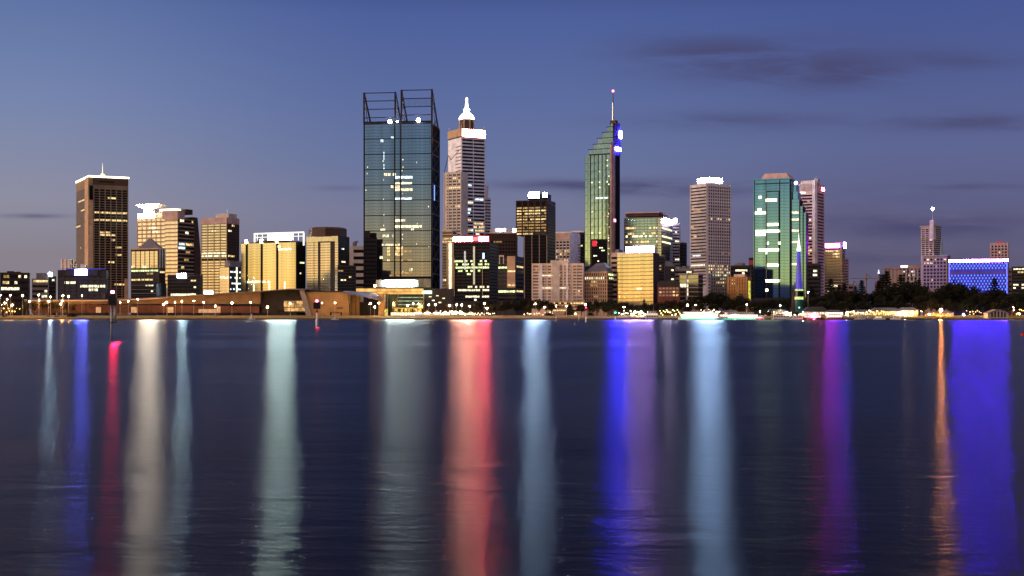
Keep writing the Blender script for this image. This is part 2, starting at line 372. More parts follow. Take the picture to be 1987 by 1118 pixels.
    def plant(s, n=3, mat=None):
        """lift housings and air plant on the roof"""
        for i in range(n):
            w = s.w*random.uniform(.12, .28); x = random.uniform(-s.w/2+w, s.w/2-w); y = random.uniform(-s.d*.3, s.d*.1)
            MB().box(x-w/2, x+w/2, y-2.5, y+2.5, s.h-.1, s.h+random.uniform(1.5, 3.2)+.01*i).build('roof_plant', mat or conc_grey, s.root)

# -- far west cluster
B = Bld('office_building', 'low dark office block with two lit floors at the far west end', 0, 56, None, 531, 1250, 3, 40, body=conc_dark)
B.bands('A', 531, 590, 5, .5, g_dark); B.lit('A', 2, 38, 561, l_white); B.lit('A', 5, 18, 548, l_warm); B.lit('A', 28, 34, 548, l_white); B.rlit('A', 5); B.plant(3, conc_dark); B.parapet(conc_brown, .8)
B.mast(9, 522, 531, .2); B.mast(30, 525, 531, .2)
B = Bld('office_building', 'small stepped grey office with one lit top floor', 62, 94, None, 541, 1230, 3, 30, body=conc_grey)
B.bands('A', 541, 580, 4, .5, g_dark); B.lit('A', 64, 93, 541, l_warm); B.boxp('roof_plant', 70, 90, 530, 541, conc_grey); B.rlit('A', 3)
B = Bld('office_building', 'narrow dark block carrying a pale blue floodlight', 94, 108, None, 536, 1240, 3, 20, body=conc_dark)
B.bands('A', 540, 585, 6, .5, g_dark); B.sign('A', 95, 101, 529.5, 536, (.45, .75, 1), 1000, name='floodlight'); B.rlit('A', 3, [l_white])
B = Bld('apartment_block', 'small cream striped apartment block behind the blue lit office', 118, 136, 148, 503, 1420, 25, cat='apartment block', body=conc_tan)
B.bands('A', 505, 540, 9, .4, g_char); B.bands('B', 505, 540, 9, .4, g_char); B.piers('A', 503, 540, 3, 1.6, conc_white); B.piers('B', 503, 540, 3, 1.2, conc_white)
B = Bld('office_building', 'black glass office with glowing blue rooftop sign', 112, 206, 213, 524, 1180, 0, 8, body=conc_dark)
B.bands('A', 538, 580, 6, .75, g_navy); B.piers('A', 536, 580, 9, .5, conc_dark); B.panel('A', 128, 190, 521, 535, g_navy, 'roof_screen', .6)
B.lit('A', 128, 148, 548, l_white, prob=.8); B.lit('A', 150, 206, 556, l_white, prob=.85); B.lit('A', 172, 190, 563, l_white, prob=.8); B.lit('A', 124, 126, 548, l_white); B.boxp('roof_plant', 155, 165, 513, 524, conc_white)
B.sign('A', 146, 169, 523, 534, (.10, .13, 1), 560); B.panel('A', 118, 204, 521.5, 522.5, emi('blue_trim', (.05, .05, .9), .8, False), 'roof_trim', .8)

# T1: tall brown tower with white roof line
B = Bld('office_tower', 'tall dark brown gridded tower with glowing white roof edge and lit ball mast', 148, 173, 249, 343, 1500, 62, body=solid('bronze_panel', (.24, .18, .125)))
B.bands('A', 362, 578, 44, .5, g_dark, None, 166); B.bands('B', 366, 578, 44, .76, g_dark, 181, None)
B.piers('B', 343, 578, 7, 1.1, MATS['bronze_panel'], 181, None); B.panel('A', 166, None, 343, 578, conc_tan, 'corner_pier', 1.0); B.panel('B', None, 180, 388, 540, conc_tan, 'corner_pier', 1.0)
B.panel('B', None, 180, 360, 388, g_dark, 'corner_window', .8); B.panel('B', 180, None, 345, 358, conc_brown, 'top_wall', .5); B.panel('B', 191, 222, 350, 353, black_paint, 'vent', .7)
B.panel('B', 241, None, 540, 590, conc_tan, 'corner_pier', 1.2)
MB().box(-B.w/2-.8, B.w/2+.8, -B.d/2-.8, B.d/2+.8, B.h-.2, B.h+1.4).build('roof_light', emi('roof_edge_light', (1, .82, .5), 7), B.root)
B.lit('A', 152, 168, 383, l_warm); B.lit('A', 157, 164, 404, l_warm); B.lit('B', 209, 225, 383, l_warm); B.lit('B', 183, 248, 413, l_warm, prob=.9); B.lit('B', 176, 248, 424, l_warm)
B.lit('B', 192, 214, 451, l_warm); B.lit('B', 192, 224, 457, l_warm); B.lit('B', 214, 224, 464, l_warm); B.lit('B', 224, 236, 480, l_warm); B.lit('B', 224, 236, 493, l_warm); B.lit('B', 210, 222, 510, l_warm); B.lit('B', 222, 246, 552, l_warm)
B.lit('A', 148, 156, 434, l_warm); B.lit('A', 156, 159, 475, l_warm); B.lit('A', 158, 164, 515, l_warm); B.rlit('B', 22, [l_gold, l_warm], 2.6, 2)
P = B.root.matrix_basis.inverted() @ Vector((PX(199, B.root.location.y), B.root.location.y, 0))
MB().tube((P.x, P.y, B.h), (P.x, P.y, B.z(308)), .7, .25).build('antenna', white_paint, B.root); MB().ball(P.x, P.y, B.z(333.5), 3.0, 10, 6).build('lit_ball', emi('ball_light', (1, .75, .35), 2.2, False, .8, .6), B.root)

# crown cluster
B = Bld('office_tower', 'gold glass tower topped by a flared white crown sign', 266, 322, None, 422, 1450, 24, 34, body=conc_tan)
B.bands('A', 422, 540, 15, .62, g_cream); B.piers('A', 422, 540, 7, .7, conc_tan); B.lit('A', 290, 304, 444, l_white); B.lit('A', 296, 306, 451, l_white); B.rlit('A', 8, [l_warm])
zz = B.z; cm = emi('crown_light', (1, .90, .66), 190, True, .6, .3)
yy = -B.d/2
u0, u1 = B.u('A', 267), B.u('A', 299); MB().box(u0, u1, yy+.9, yy+14, zz(422), zz(413.5)).build('crown_base', conc_white, B.root); MB().box(u0, u1, yy+.5, yy+.85, zz(421.8), zz(413.7)).build('crown_base_light', cm, B.root)
u0, u1 = B.u('A', 276), B.u('A', 291); MB().box(u0, u1, yy+3.4, yy+12, zz(413.5), zz(402)).build('crown_neck', conc_white, B.root); MB().box(u0, u1, yy+3, yy+3.35, zz(413.3), zz(402.2)).build('crown_neck_light', cm, B.root)
a0, a1, b0, b1 = B.u('A', 276), B.u('A', 298), B.u('A', 265), B.u('A', 309)
MB().hexa([(a0,yy+3.4,zz(403)),(a1,yy+3.4,zz(403)),(a1,yy+13,zz(403)),(a0,yy+13,zz(403)),(b0,yy-.6,zz(395.5)),(b1,yy-.6,zz(395.5)),(b1,yy+16,zz(395.5)),(b0,yy+16,zz(395.5))]).build('crown_flare', conc_white, B.root)
MB().hexa([(a0,yy+3,zz(403)),(a1,yy+3,zz(403)),(a1,yy+3.3,zz(403)),(a0,yy+3.3,zz(403)),(b0,yy-1,zz(395.5)),(b1,yy-1,zz(395.5)),(b1,yy-.7,zz(395.5)),(b0,yy-.7,zz(395.5))]).build('crown_flare_light', cm, B.root)
B.boxp('roof_plant', 299, 321, 412, 422, conc_tan)
B = Bld('office_tower', 'striped cream and black tower with pink stepped roof and sloping dark flank', 320, 345, 377, 424, 1440, 24, body=conc_tan)
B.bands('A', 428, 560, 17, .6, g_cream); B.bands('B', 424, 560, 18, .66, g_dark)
B.lit('B', 347, 358, 475, l_cool, 2); B.lit('B', 346, 359, 480, l_cool, 2); B.lit('B', 360, 375, 475, l_warm, 2); B.lit('B', 349, 357, 428, l_white); B.lit('B', 359, 366, 453, l_white); B.rlit('B', 8, [l_gold, l_warm])
B.boxp('roof_block', 313, 342, 408, 424, conc_pink, .05, .5); B.boxp('roof_block', 330, 345, 404, 414, conc_brown, .5, .9); B.boxp('lit_parapet', 306, 338, 404, 409, emi('soft_cream_light', (1, .8, .5), 3, False), .1, .4)
u0, u1 = B.u('B', 347), B.u('B', 360); MB().box(B.w/2-8, B.w/2-1, u0, u1, B.h, B.z(409)).build('roof_block', conc_pink, B.root)
u0 = B.d/2-.2; MB().hexa([(B.w/2-14,u0,0),(B.w/2+4,u0,0),(B.w/2+4,u0+16,0),(B.w/2-14,u0+16,0),(B.w/2-14,u0,B.z(418)),(B.w/2-1,u0,B.z(418)),(B.w/2-3,u0+10,B.z(418)),(B.w/2-14,u0+10,B.z(418))]).build('flank', conc_brown, B.root)

# pyramid roofed
B = Bld('office_building', 'gold glass mid-rise with dark pyramid roof', 254, 309, 321, 483, 1290, 22, body=conc_dark)
B.bands('A', 487, 520, 6, .94, g_cream, 254, 306); B.bands('A', 522, 575, 9, .6, g_dark); B.bands('B', 487, 575, 14, .6, g_dark)
B.piers('A', 483, 575, 7, .5, conc_brown); B.piers('B', 483, 520, 3, .9, conc_pale)
B.lit('A', 255, 307, 527, l_green, prob=.95); B.lit('A', 255, 297, 545, l_warm); B.lit('B', 310, 320, 527, l_warm); B.rlit('A', 6, r0=525, r1=575)
rx0, rx1 = B.u('A', 270), B.u('A', 309)
MB().loft([[(rx0-4,-B.d/2+1,B.h),(B.w/2-.5,-B.d/2+1,B.h),(B.w/2-.5,B.d/2-1,B.h),(rx0-4,B.d/2-1,B.h)],[(rx0+9,-1,B.z(461.5)),(rx0+10,-1,B.z(461.5)),(rx0+10,1,B.z(461.5)),(rx0+9,1,B.z(461.5))]]).build('roof', roof_grey, B.root)
B.parapet(conc_tan, .9, .2)
B = Bld('office_building', 'low banded dark office below the pyramid roofed block', 256, 303, 322, 549, 1200, 12, body=conc_dark, depth=20)
B.bands('A', 551, 585, 6, .5, g_dark); B.rlit('A', 5, [l_white]); B.panel('A', 256, 300, 553, 554, conc_grey, 'ledge', .5); B.panel('A', 256, 303, 561, 562, conc_grey, 'ledge', .5); B.panel('A', 256, 303, 569, 570, conc_grey, 'ledge', .5)
B = Bld('office_building', 'black low block with round white floodlight and lit ground strip', 325, 388, 402, 533, 1210, 2, 10, body=conc_dark)
B.bands('A', 535, 580, 7, .5, g_dark); B.sign('A', 345, 362, 531, 539.5, (.60, .85, 1), 620, name='floodlight'); B.panel('A', 332, 380, 570, 574, l_white, 'shopfront', .6); B.rlit('A', 3)
B.sign('A', 397, 414, 565, 573, (1, .9, .65), 45, name='lit_awning')
# 390-464
B = Bld('office_tower', 'brown banded tower with blank pink stone crown', 390, 441, 464, 422, 1400, 22, body=conc_brown)
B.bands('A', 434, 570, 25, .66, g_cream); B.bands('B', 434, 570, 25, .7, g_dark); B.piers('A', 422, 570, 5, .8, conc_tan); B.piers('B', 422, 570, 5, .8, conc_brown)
B.panel('A', None, None, 422, 434, conc_pink, 'top_wall', .6); B.panel('B', None, None, 422, 434, conc_pink, 'top_wall', .6)
B.panel('A', None, None, 501, 506, g_dark, 'dark_floor', .35); B.lit('A', 391, 440, 493, l_white); B.lit('A', 391, 440, 498, l_white, prob=.6); B.lit('B', 442, 455, 494, l_warm); B.rlit('A', 6, [l_warm]); B.rlit('B', 5)
B.boxp('roof_plant', 415, 440, 414, 422, conc_pale); B.mast(430, 403, 422, .25); B.mast(421, 409, 422, .25)
B = Bld('office_building', 'narrow bronze glass block with pale concrete cap before the banded tower', 426, 445, 468, 518, 1210, 20, body=conc_dark)
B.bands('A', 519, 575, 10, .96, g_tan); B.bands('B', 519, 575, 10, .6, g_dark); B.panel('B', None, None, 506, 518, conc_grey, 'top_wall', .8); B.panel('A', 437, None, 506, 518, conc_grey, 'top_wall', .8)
for r in (525, 538, 551, 563): B.lit('B', 446, 467, r, l_cool, prob=.7)
B.lit('A', 423, 444, 538, l_white); B.panel('B', 458, 460, 518, 575, l_white, 'stair_light', .5)

# gold building with fins
B = Bld('office_building', 'wide golden mirrored block with white vertical fins and lit rooftop frame', 468, 575, 593, 468, 1300, 26, body=conc_dark)
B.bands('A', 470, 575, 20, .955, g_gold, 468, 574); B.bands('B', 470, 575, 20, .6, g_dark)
for px in (479, 508, 538):
    u = B.u('A', px); B.slab('A', u-.45, u+.45, B.z(575), B.z(466), 1.4).build('fin', conc_dark, B.root)
    B.slab('A', u-.7, u+.7, B.z(470), B.z(463), 1.8).build('fin_lamp', emi('fin_lamp', (1, .85, .55), 60), B.root)
for px in (493, 523, 553):
    u = B.u('A', px); B.slab('A', u-.35, u+.35, B.z(575), B.z(545), 1.0).build('mullion_light', l_white, B.root)
B.lit('A', 540, 566, 482, l_white); B.lit('A', 476, 522, 548, l_white); B.lit('A', 536, 545, 476, l_white); B.rlit('B', 6, [l_green, l_white]); B.panel('A', 500, 560, 465, 469, conc_dark, 'roof_edge', .9)
wl = emi('rooftop_white_light', (.70, 1, .94), 300, True, .6, .3); wf = emi('rooftop_frame_light', (1, .95, .8), 1.6, False)
for (p, q, r, s_) in ((485, 582, 449, 451.5), (485, 487, 451.5, 470), (580.5, 582.5, 451.5, 476)): B.boxp('roof_frame', p, q, r, s_, wf, .40, .46)
for k in range(9): B.boxp('frame_bar', 491+k*10, 491.6+k*10, 451.5, 466, wf, .41, .44)
B.boxp('roof_frame_rail', 487, 580, 457, 458, wf, .405, .455); B.boxp('rooftop_sign', 513, 560, 452, 464, wl, .378, .38); B.boxp('sign_casing', 512.5, 560.5, 451.8, 464.2, conc_white, .381, .40)
# 595-677
B = Bld('office_tower', 'orange banded tower with octagonal brown cap', 595, 657, 678, 458, 1285, 22, body=conc_dark)
B.bands('A', 460, 570, 22, .84, g_tan, 595, 609); B.bands('A', 460, 570, 22, .84, g_tan, 610, 617); B.bands('A', 470, 570, 20, .84, g_tan, 622, 641); B.bands('A', 460, 570, 22, .84, g_tan, 650, 656)
B.panel('A', 595, 656, 458, 468, g_cream, 'top_band', .35); B.bands('B', 460, 570, 22, .6, g_dark, name='side_window_band'); B.lit('B', 662, 672, 545, l_white); B.rlit('B', 12, [l_white, l_cool, l_warm]); B.lit('A', 608, 630, 537, l_green)
B.panel('B', 665, 670, 549, 555, l_white, 'lit_window', .6)
n8 = 8; MB().lathe(-1, 1, [(18.5, B.h), (18.5, B.z(443)), (16, B.z(440))], 8, pi/8).build('octagonal_cap', conc_brown, B.root); B.boxp('cap_fin', 612, 616, 442, 458, conc_tan, .2, .3)
B = Bld('office_building', 'black low block at the foot of the octagonal capped tower', 655, 690, None, 515, 1278, 6, 20, body=conc_dark); B.bands('A', 517, 570, 9, .5, g_dark); B.rlit('A', 3)
B = Bld('office_building', 'small pale building with rooftop dish beside the glass tower', 678, 708, None, 478, 1420, 10, 25, body=conc_pale)
B.bands('A', 481, 560, 6, .45, g_dark, 686, None); B.boxp('roof_plant', 684, 690, 470, 478, conc_grey); x = B.u('A', 691)
MB().lathe(x, -5, [(.3, B.h), (.3, B.z(472))], 6).build('dish_mount', steel_dark, B.root); MB().lathe(x, -5, [(.3, B.z(473)), (2.4, B.z(467.5)), (2.2, B.z(467))], 10).build('dish', steel_pale, B.root)

# big twin-bay glass tower
B = Bld('glass_tower', 'tallest teal glass tower with twin open steel frames on the roof', 706, 838, 853.5, 238, 1350, 7, body=conc_dark, bot=None)
B.bands('A', 239, 538, 50, .93, g_teal, 708, 766, name='window_band'); B.bands('A', 239, 538, 50, .93, g_teal, 766.5, 777, name='window_band'); B.bands('A', 239, 538, 50, .93, g_teal, 778, 837)
for px, wd in ((706.8, 1.1), (766, 1.2), (777.5, 1.3), (837.6, 1.2)):
    u = B.u('A', px); B.slab('A', u-wd/2, u+wd/2, 0, B.h, 1.1).build('column', steel_dark, B.root)
for k in range(11): B.panel('A', None, None, 268+29.9*k-30-.55, 268+29.9*k-30+.75, steel_dark, 'belt_beam', .6)
B.piers('A', 239, 538, 34, .16, steel_dark, 708, 837, .26, 'mullion')
B.bands('B', 239, 560, 11, .90, solid('matte_shaded_glass', (.012, .013, .018), .9, spec=0), name='side_glass');  # same glass as the front, made dark and matte for the shaded side
for k in range(11):
    z0, z1 = B.z(268+29.9*k), B.z(268+29.9*(k-1)); x = B.w/2+.5; e = B.d/2-1
    MB().tube((x-.2, -e, z0), (x-.2, e, z1), .22).tube((x-.2, e, z0), (x-.2, -e, z1), .22).build('cross_brace', steel_dark, B.root)
    if k == 4: MB().tube((x+.3, -e+9, z0), (x+.3, -e+9, z1), .5).build('blue_light', emi('blue_streak_light', (.2, .35, 1), 1.8, False), B.root)
B.panel('A', 716, 737, 541, 556, g_dark, 'lobby_glass', .5); B.panel('A', 737, 838, 541, 558, g_grey, 'lobby_glass', .4)
def frame(pl, pr, top, rails):
    f = MB(); u0, u1 = B.u('A', pl), B.u('A', pr); y0 = -B.d/2+.2; zt = B.z(top)
    for u in (u0, u1):
        MB().box(u-.85, u+.85, y0-.7, y0+.7, B.h, zt).build('frame_post', steel_dark, B.root)
        MB().tube((u, y0, zt), (u, y0+34, B.h), .95).build('frame_brace', steel_dark, B.root)
        MB().tube((u, y0+16, B.h), (u, y0+8, B.z(top+25)), .4).build('frame_strut', steel_dark, B.root)
        MB().tube((u, y0+18, B.h), (u, y0+25, B.z(top+46)), .4).build('frame_strut', steel_dark, B.root)
    for r in rails: MB().box(u0+.6, u1-.6, y0-.35, y0+.35, B.z(r)-.4, B.z(r)+.4).build('frame_rail', steel_dark, B.root)
frame(706.5, 767, 177.5, (178.3, 194, 210, 226.5)); frame(779, 838, 173.5, (174.3, 190.5, 206.5, 222.5))
u0, u1 = B.u('A', 783), B.u('A', 835)
b = MB(); [b.box(u0+(u1-u0)*k/22-.07, u0+(u1-u0)*k/22+.07, -B.d/2+.3, -B.d/2+.45, B.z(206), B.z(191)) for k in range(23)]; b.build('louvre_screen', steel_dark, B.root)
B.panel('A', None, None, 234, 240, g_char, 'roof_edge', .5)
fl = emi('roof_floodlight', (.85, .97, 1), 260)
for px, r, q in ((757, 235, 1.8), (812, 233, 1.9), (771, 235, .9)):
    u = B.u('A', px); MB().ball(u, -B.d/2-1.0, B.z(r), q).build('floodlight', fl, B.root)
for (p, q, r, pr, m) in ((752, 764, 264, .6, l_cool), (768, 797, 264, .9, l_cool), (738, 744, 274, 1, l_cool), (745, 765, 340, .8, l_white), (768, 772, 340, 1, l_white), (800, 834, 345, .7, l_cool), (799, 826, 353, .9, l_white), (758, 764, 362, 1, l_white), (775, 826, 362, .9, l_white), (800, 822, 369, .8, l_white), (799, 818, 384, .7, l_cool), (798, 824, 398.5, .85, l_white), (767, 770, 424, 1, l_warm), (786, 826, 428, .7, l_white), (818, 821, 437, 1, l_white), (742, 764, 459, .9, l_white), (741, 764, 473.5, .95, l_white), (776, 822, 473.5, .45, l_white), (738, 748, 445, .6, l_white), (773, 778, 473.5, 1, l_warm), (782, 790, 518.5, .7, l_warm)): B.lit('A', p, q, r, m, 1.7, pr)
for r in (482, 488.5, 496, 503.5): B.lit('A', 751, 757, r, l_warm, 2); B.lit('A', 781, 785, r, l_warm, 2)
for r in (295, 302, 310, 318, 326): B.lit('A', 744, 746, r, l_cool, 1); B.lit('A', 766, 768, r, l_cool, 1)
for r in (490, 505, 527): B.lit('A', 799, 801, r, l_gold, 1); B.lit('A', 767, 770, r, l_warm, 1)
B.rlit('A', 6, [l_gold, l_white], 1.7, 2)
for k in range(24):
    u = B.u('A', random.choice((709.5, 713, 744, 781, 809, 832))+random.uniform(-1, 1)); r = random.uniform(300, 530); z = B.z(r)
    B.slab('A', u-.35, u+.35, z-.6, z+.6, .3, 0).build('window_lamp', l_white, B.root)
K = Bld('office_building', 'black stepped block standing against the teal tower base', 706, 731, None, 463, 1343, 5, 5, body=conc_dark); K.boxp('upper_block', 706, 718, 449, 463, conc_dark, 0, .9); K.bands('A', 466, 558, 12, .5, g_dark); K.parapet(black_paint, .6)

# spire tower
B = Bld('office_tower', 'white striped tower with glowing cupola spire and red haloed sign', 869.5, 895, 941.5, 249, 1560, 62, body=solid('silver_cladding', (.70, .72, .82)))
B.bands('B', 268, 470, 30, .55, g_dark); B.piers('B', 268, 470, 3, .8, conc_white); B.bands('A', 280, 470, 28, .22, g_dark, 884, None); B.panel('A', None, None, 249, 263, conc_tan, 'top_wall', .7); B.panel('A', None, None, 264, 266, black_paint, 'painted_shadow_gap', .4)  # black strip painted as a shadow line under the top wall
B.sign('B', 896.5, 941, 250.5, 265, (1, .25, .15), 160, 1.0); B.panel('B', 895.6, 941.5, 249.2, 266.3, emi('red_sign_halo', (1, .04, .08), .9, False), 'sign_halo', .9)  # glowing red panel painted in as the sign's halo
cxp = -2; zc = B.z
def pxl(px):                                        # local x/y of a point above the middle of the roof under a picture column
    t = (px-CX)/F; yv = B.root.location.y; return B.root.matrix_basis.inverted() @ Vector((t*yv, yv, 0))
P = pxl(905.5)
MB().lathe(P.x, P.y, [(8.6, B.h), (8.6, zc(226))], 8).build('cupola_drum', conc_brown, B.root)
for k in range(8): MB().box(-.5, .5, -.5, .5, B.h, zc(226)).build('drum_column', conc_tan, B.root, (P.x+8.8*cos(k*pi/4), P.y+8.8*sin(k*pi/4), 0))
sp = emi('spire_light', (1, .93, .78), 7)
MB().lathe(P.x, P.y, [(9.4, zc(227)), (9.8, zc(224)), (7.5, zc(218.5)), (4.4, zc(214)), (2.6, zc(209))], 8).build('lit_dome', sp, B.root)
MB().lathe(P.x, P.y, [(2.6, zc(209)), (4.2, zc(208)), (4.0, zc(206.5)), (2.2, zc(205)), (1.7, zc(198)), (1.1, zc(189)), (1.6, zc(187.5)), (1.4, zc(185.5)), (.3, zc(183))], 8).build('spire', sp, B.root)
for sx_, sy_ in ((-1, -1), (1, -1), (1, 1)):
    MB().tube((sx_*B.w*.47, sy_*B.d*.47, B.h), (sx_*B.w*.47, sy_*B.d*.47, B.h+4.5), .35).build('corner_post', conc_pale, B.root)
    MB().tube((sx_*B.w*.47, sy_*B.d*.47, B.h+4.5), (P.x, P.y, zc(226)), .12).build('stay_cable', steel_pale, B.root)
for r, p, q, m in ((357.5, 907, 916, l_cool), (385, 921, 938, l_cool), (388, 925, 940, l_cool), (407, 900, 914, l_cool), (410, 902, 912, l_cool), (427, 902, 914, l_warm), (433, 918, 938, l_warm), (446, 896, 940, l_warm), (439, 918, 940, l_warm)): B.lit('B', p, q, r, m, 2.4, .85)
B.rlit('B', 6, [l_white, l_cool])
K = Bld('office_tower', 'lower cream striped wing on the flank of the spired tower', 861, 895.5, None, 333, 1540, 30, 14, body=conc_pale)
K.bands('A', 336, 470, 22, .5, g_char, 867, 894); K.piers('A', 333, 470, 5, 1.0, conc_pale); K.lit('A', 866, 895, 362, l_warm); K.lit('A', 884, 893, 402, l_warm); K.rlit('A', 6)
x0, x1 = K.u('A', 868), K.u('A', 893); MB().tube((K.u('A', 862), -K.d/2, K.h), (K.u('A', 870), -K.d/2, K.z(300)), .4).tube((K.u('A', 870), -K.d/2, K.z(300)), (x0+5, -K.d/2, K.z(309)), .35).tube((x0+5, -K.d/2, K.z(309)), (x1-2, -K.d/2, K.z(292)), .35).build('roof_truss', steel_dark, K.root)
K = Bld('office_tower', 'narrow stepped white wing behind the spired tower', 938, 945, 952, 384, 1600, 40, body=conc_white)
K.bands('A', 386, 470, 14, .5, g_dark); K.bands('B', 386, 470, 14, .5, g_dark); K.boxp('upper_step', 938, 942, 360, 384, conc_white)
K = Bld('office_building', 'cream banded block glowing orange between the teal tower and the dark curved office', 858, 878, 886, 447, 1330, 22, body=conc_tan)
K.bands('A', 449, 575, 22, .5, g_char); K.bands('B', 449, 575, 22, .5, g_char); K.parapet(conc_pale, 1); K.lit('A', 858, 878, 463, l_warm); K.lit('A', 858, 878, 471, l_warm); K.lit('A', 859, 866, 541, l_white); K.lit('A', 859, 866, 568, l_warm); K.lit('A', 859, 866, 574, l_warm)

# curved dark office with red sign
B = Bld('office_building', 'dark glass office with curved gold corner and long red neon sign', 880, 950, 966, 470, 1240, 12, body=conc_dark)
B.bands('A', 472, 585, 18, .62, g_dark); B.bands('B', 472, 585, 18, .6, g_dark)
zt, zb = B.h, 0; cx_, cy_ = -B.w/2, -B.d/2+9
MB().lathe(cx_, cy_, [(9, B.z(560)), (9, B.z(471))], 24).build('curved_corner', glass('olive_glass', (.50, .42, .30), .2, var=.15), B.root, smooth=False)
MB().lathe(cx_, cy_, [(9.2, B.z(590)), (9.2, B.z(560))], 24).build('corner_base', conc_dark, B.root)
B.sign('A', 880.5, 917, 459.5, 468, (1, .45, .32), 330, 1.5); B.sign('A', 930, 948, 459.5, 468, (1, .03, .12), 620, 1.5); B.panel('A', 878, 950, 457, 470, emi('red_glow_panel', (.9, .0, .06), .55, False), 'sign_halo_panel', 1.2); B.panel('A', 917.3, 929.7, 460, 467, emi('pink_neon', (1, .25, .25), 1.4, False), 'sign_bar', 1.4)  # red back panel glows to draw the halo round the sign
B.panel('A', 918.6, 921.6, 478, 552, emi('mast_glow', (.9, .75, .5), .75, False, .3), 'glowing_mast', 1.2)  # beige mast, its brightness put in as glow
B.panel('A', 901, 904, 487, 523, emi('mast_glow2', (.9, .8, .75), .7, False, .5), 'light_strip', .8); B.panel('A', 937, 940, 491, 502, emi('blue_spot', (.35, .55, 1), 4), 'blue_lamp', 1.0); B.panel('A', 936, 937, 500, 575, conc_tan, 'fin', .9); B.panel('A', 881.5, 882.3, 500, 575, conc_tan, 'fin', .9)
for r, p, q, pr in ((505.5, 880, 950, .45), (512, 884, 965, .85), (518.5, 884, 966, .95), (525, 884, 898, .9), (525, 903, 932, .5), (559, 903, 958, .75), (566, 884, 962, .95), (573, 903, 962, .8), (579, 920, 925, .9), (532, 906, 914, .5)):
    B.lit('A', p, q, r, l_white if r > 550 else l_green, 2.2, pr)
B.mast(921, 472, 478, .8, conc_pale, 'mast_cap')
# brown block + white sign
B = Bld('office_building', 'brown stone block with white rooftop light bar behind the red neon office', 950, 1003, None, 453, 1450, 6, 30, body=conc_brown)
B.bands('A', 466, 560, 14, .5, g_dark); B.piers('A', 453, 560, 10, .9, conc_brown); B.panel('A', None, None, 444.5, 453, conc_white, 'roof_screen', .5); B.sign('A', 963, 981, 444, 449.5, (.85, .78, 1), 45); B.sign('A', 995, 1003, 444, 450, (.85, .78, 1), 45); B.lit('A', 958, 975, 469, l_gold, 2)
B = Bld('office_building', 'grey low office with beige stair shaft and green lit floors', 966, 1001, 1016, 497, 1210, 14, body=conc_dark)
B.bands('A', 500, 585, 11, .55, g_char); B.bands('B', 505, 585, 10, .5, g_navy); B.panel('A', 984.5, 1000, 497, 558, conc_tan, 'stair_shaft', 1.0); B.panel('A', 985, 1000, 525, 528, l_warm, 'lit_floor', 1.1); B.panel('A', 985, 1000, 552, 555, l_warm, 'lit_floor', 1.1)
B.lit('A', 966, 984, 517, l_green); B.lit('A', 966, 1000, 562, l_green); B.lit('A', 966, 984, 569, l_green); B.lit('B', 1002, 1015, 517, l_warm); B.lit('B', 1002, 1015, 562, l_warm)
B.panel('A', 969, 978, 495, 498, conc_pale, 'portal_beam', .8); B.panel('A', 969, 970.4, 498, 512, conc_pale, 'portal_leg', .8); B.panel('A', 976.6, 978, 498, 512, conc_pale, 'portal_leg', .8)

# 1001-1078 tower
B = Bld('office_tower', 'bronze tower with amber lit upper floors and blue white roof lights', 1001, 1062, 1078, 388, 1400, 16, body=conc_brown, bot=456)
MB().box(B.u('A', 1016), B.w/2, -B.d/2, B.d/2, -.5, B.z(456)).build('lower_wall', conc_dark, B.root)
B.bands('A', 400, 456, 10, .62, g_char); B.bands('B', 398, 456, 11, .55, g_dark); B.piers('A', 388, 456, 6, .9, conc_brown); B.bands('B', 456, 580, 20, .6, g_dark); B.bands('A', 456, 580, 20, .7, g_dark, 1017, None)
B.piers('A', 456, 580, 4, .9, conc_tan, 1017, 1062)
for k in range(10): B.lit('A', 1002, 1061, 403+5.6*k, random.choice([l_gold, l_warm, l_gold]), 3.1, .93, hf=.8)
for k in range(5): B.panel('A', 1003.5+k*12, 1011+k*12, 390, 398, g_dark, 'top_window', .6)
B.lit('A', 1033, 1043, 458, l_white); B.lit('A', 1016, 1036, 484, l_white, prob=.7); B.lit('A', 1029, 1031, 503, l_warm); B.lit('A', 1020, 1032, 521, l_warm); B.lit('A', 1020, 1030, 554, l_warm, prob=.7); B.rlit('A', 6, r0=460, r1=575); B.rlit('B', 5, r0=395, r1=450)
B.boxp('roof_plant', 1021, 1058, 375, 388, conc_dark, .2, .7); B.sign('A', 1024, 1045, 372, 382.5, (.46, .70, 1), 340, -3, back=4); B.sign('A', 1052, 1060, 373.5, 382, (.35, .55, 1), 300, -3, back=4)
B.mast(1019, 372, 388, .3); B.mast(1049, 368, 380, .2)

# 1064-1134
B = Bld('office_building', 'pale block with brown window grid beside the green tower', 1064, 1107, 1128, 452, 1500, 20, body=conc_white)
B.bands('A', 467, 530, 11, .62, g_dark, 1065, 1106); B.piers('A', 452, 530, 7, 1.2, conc_pale); B.panel('A', None, None, 452, 466, conc_pink, 'top_wall', .6); B.bands('B', 470, 530, 10, .35, g_dark, 1122, None)
B.lit('A', 1072, 1082, 489, l_warm); B.lit('A', 1095, 1106, 489, l_warm); B.rlit('A', 16, [l_gold, l_warm], 2.6, 2); B.boxp('roof_plant', 1075, 1106, 449, 452, conc_pale)
B = Bld('office_building', 'slim dark block with lit parapet behind the pale grid block', 1108, 1134, None, 449, 1530, 5, 20, body=conc_dark); B.bands('A', 455, 530, 12, .5, g_dark); B.panel('A', None, None, 448, 451, conc_white, 'parapet_band', .6); B.rlit('A', 6, [l_green, l_warm])
B = Bld('apartment_block', 'sprawling pale apartment block with stacked balconies and central bay', 1032, 1132, None, 511, 1150, 8, 26, cat='apartment block', body=solid('lamp_warmed_render', (.80, .62, .48)))  # warm street light put into the render colour
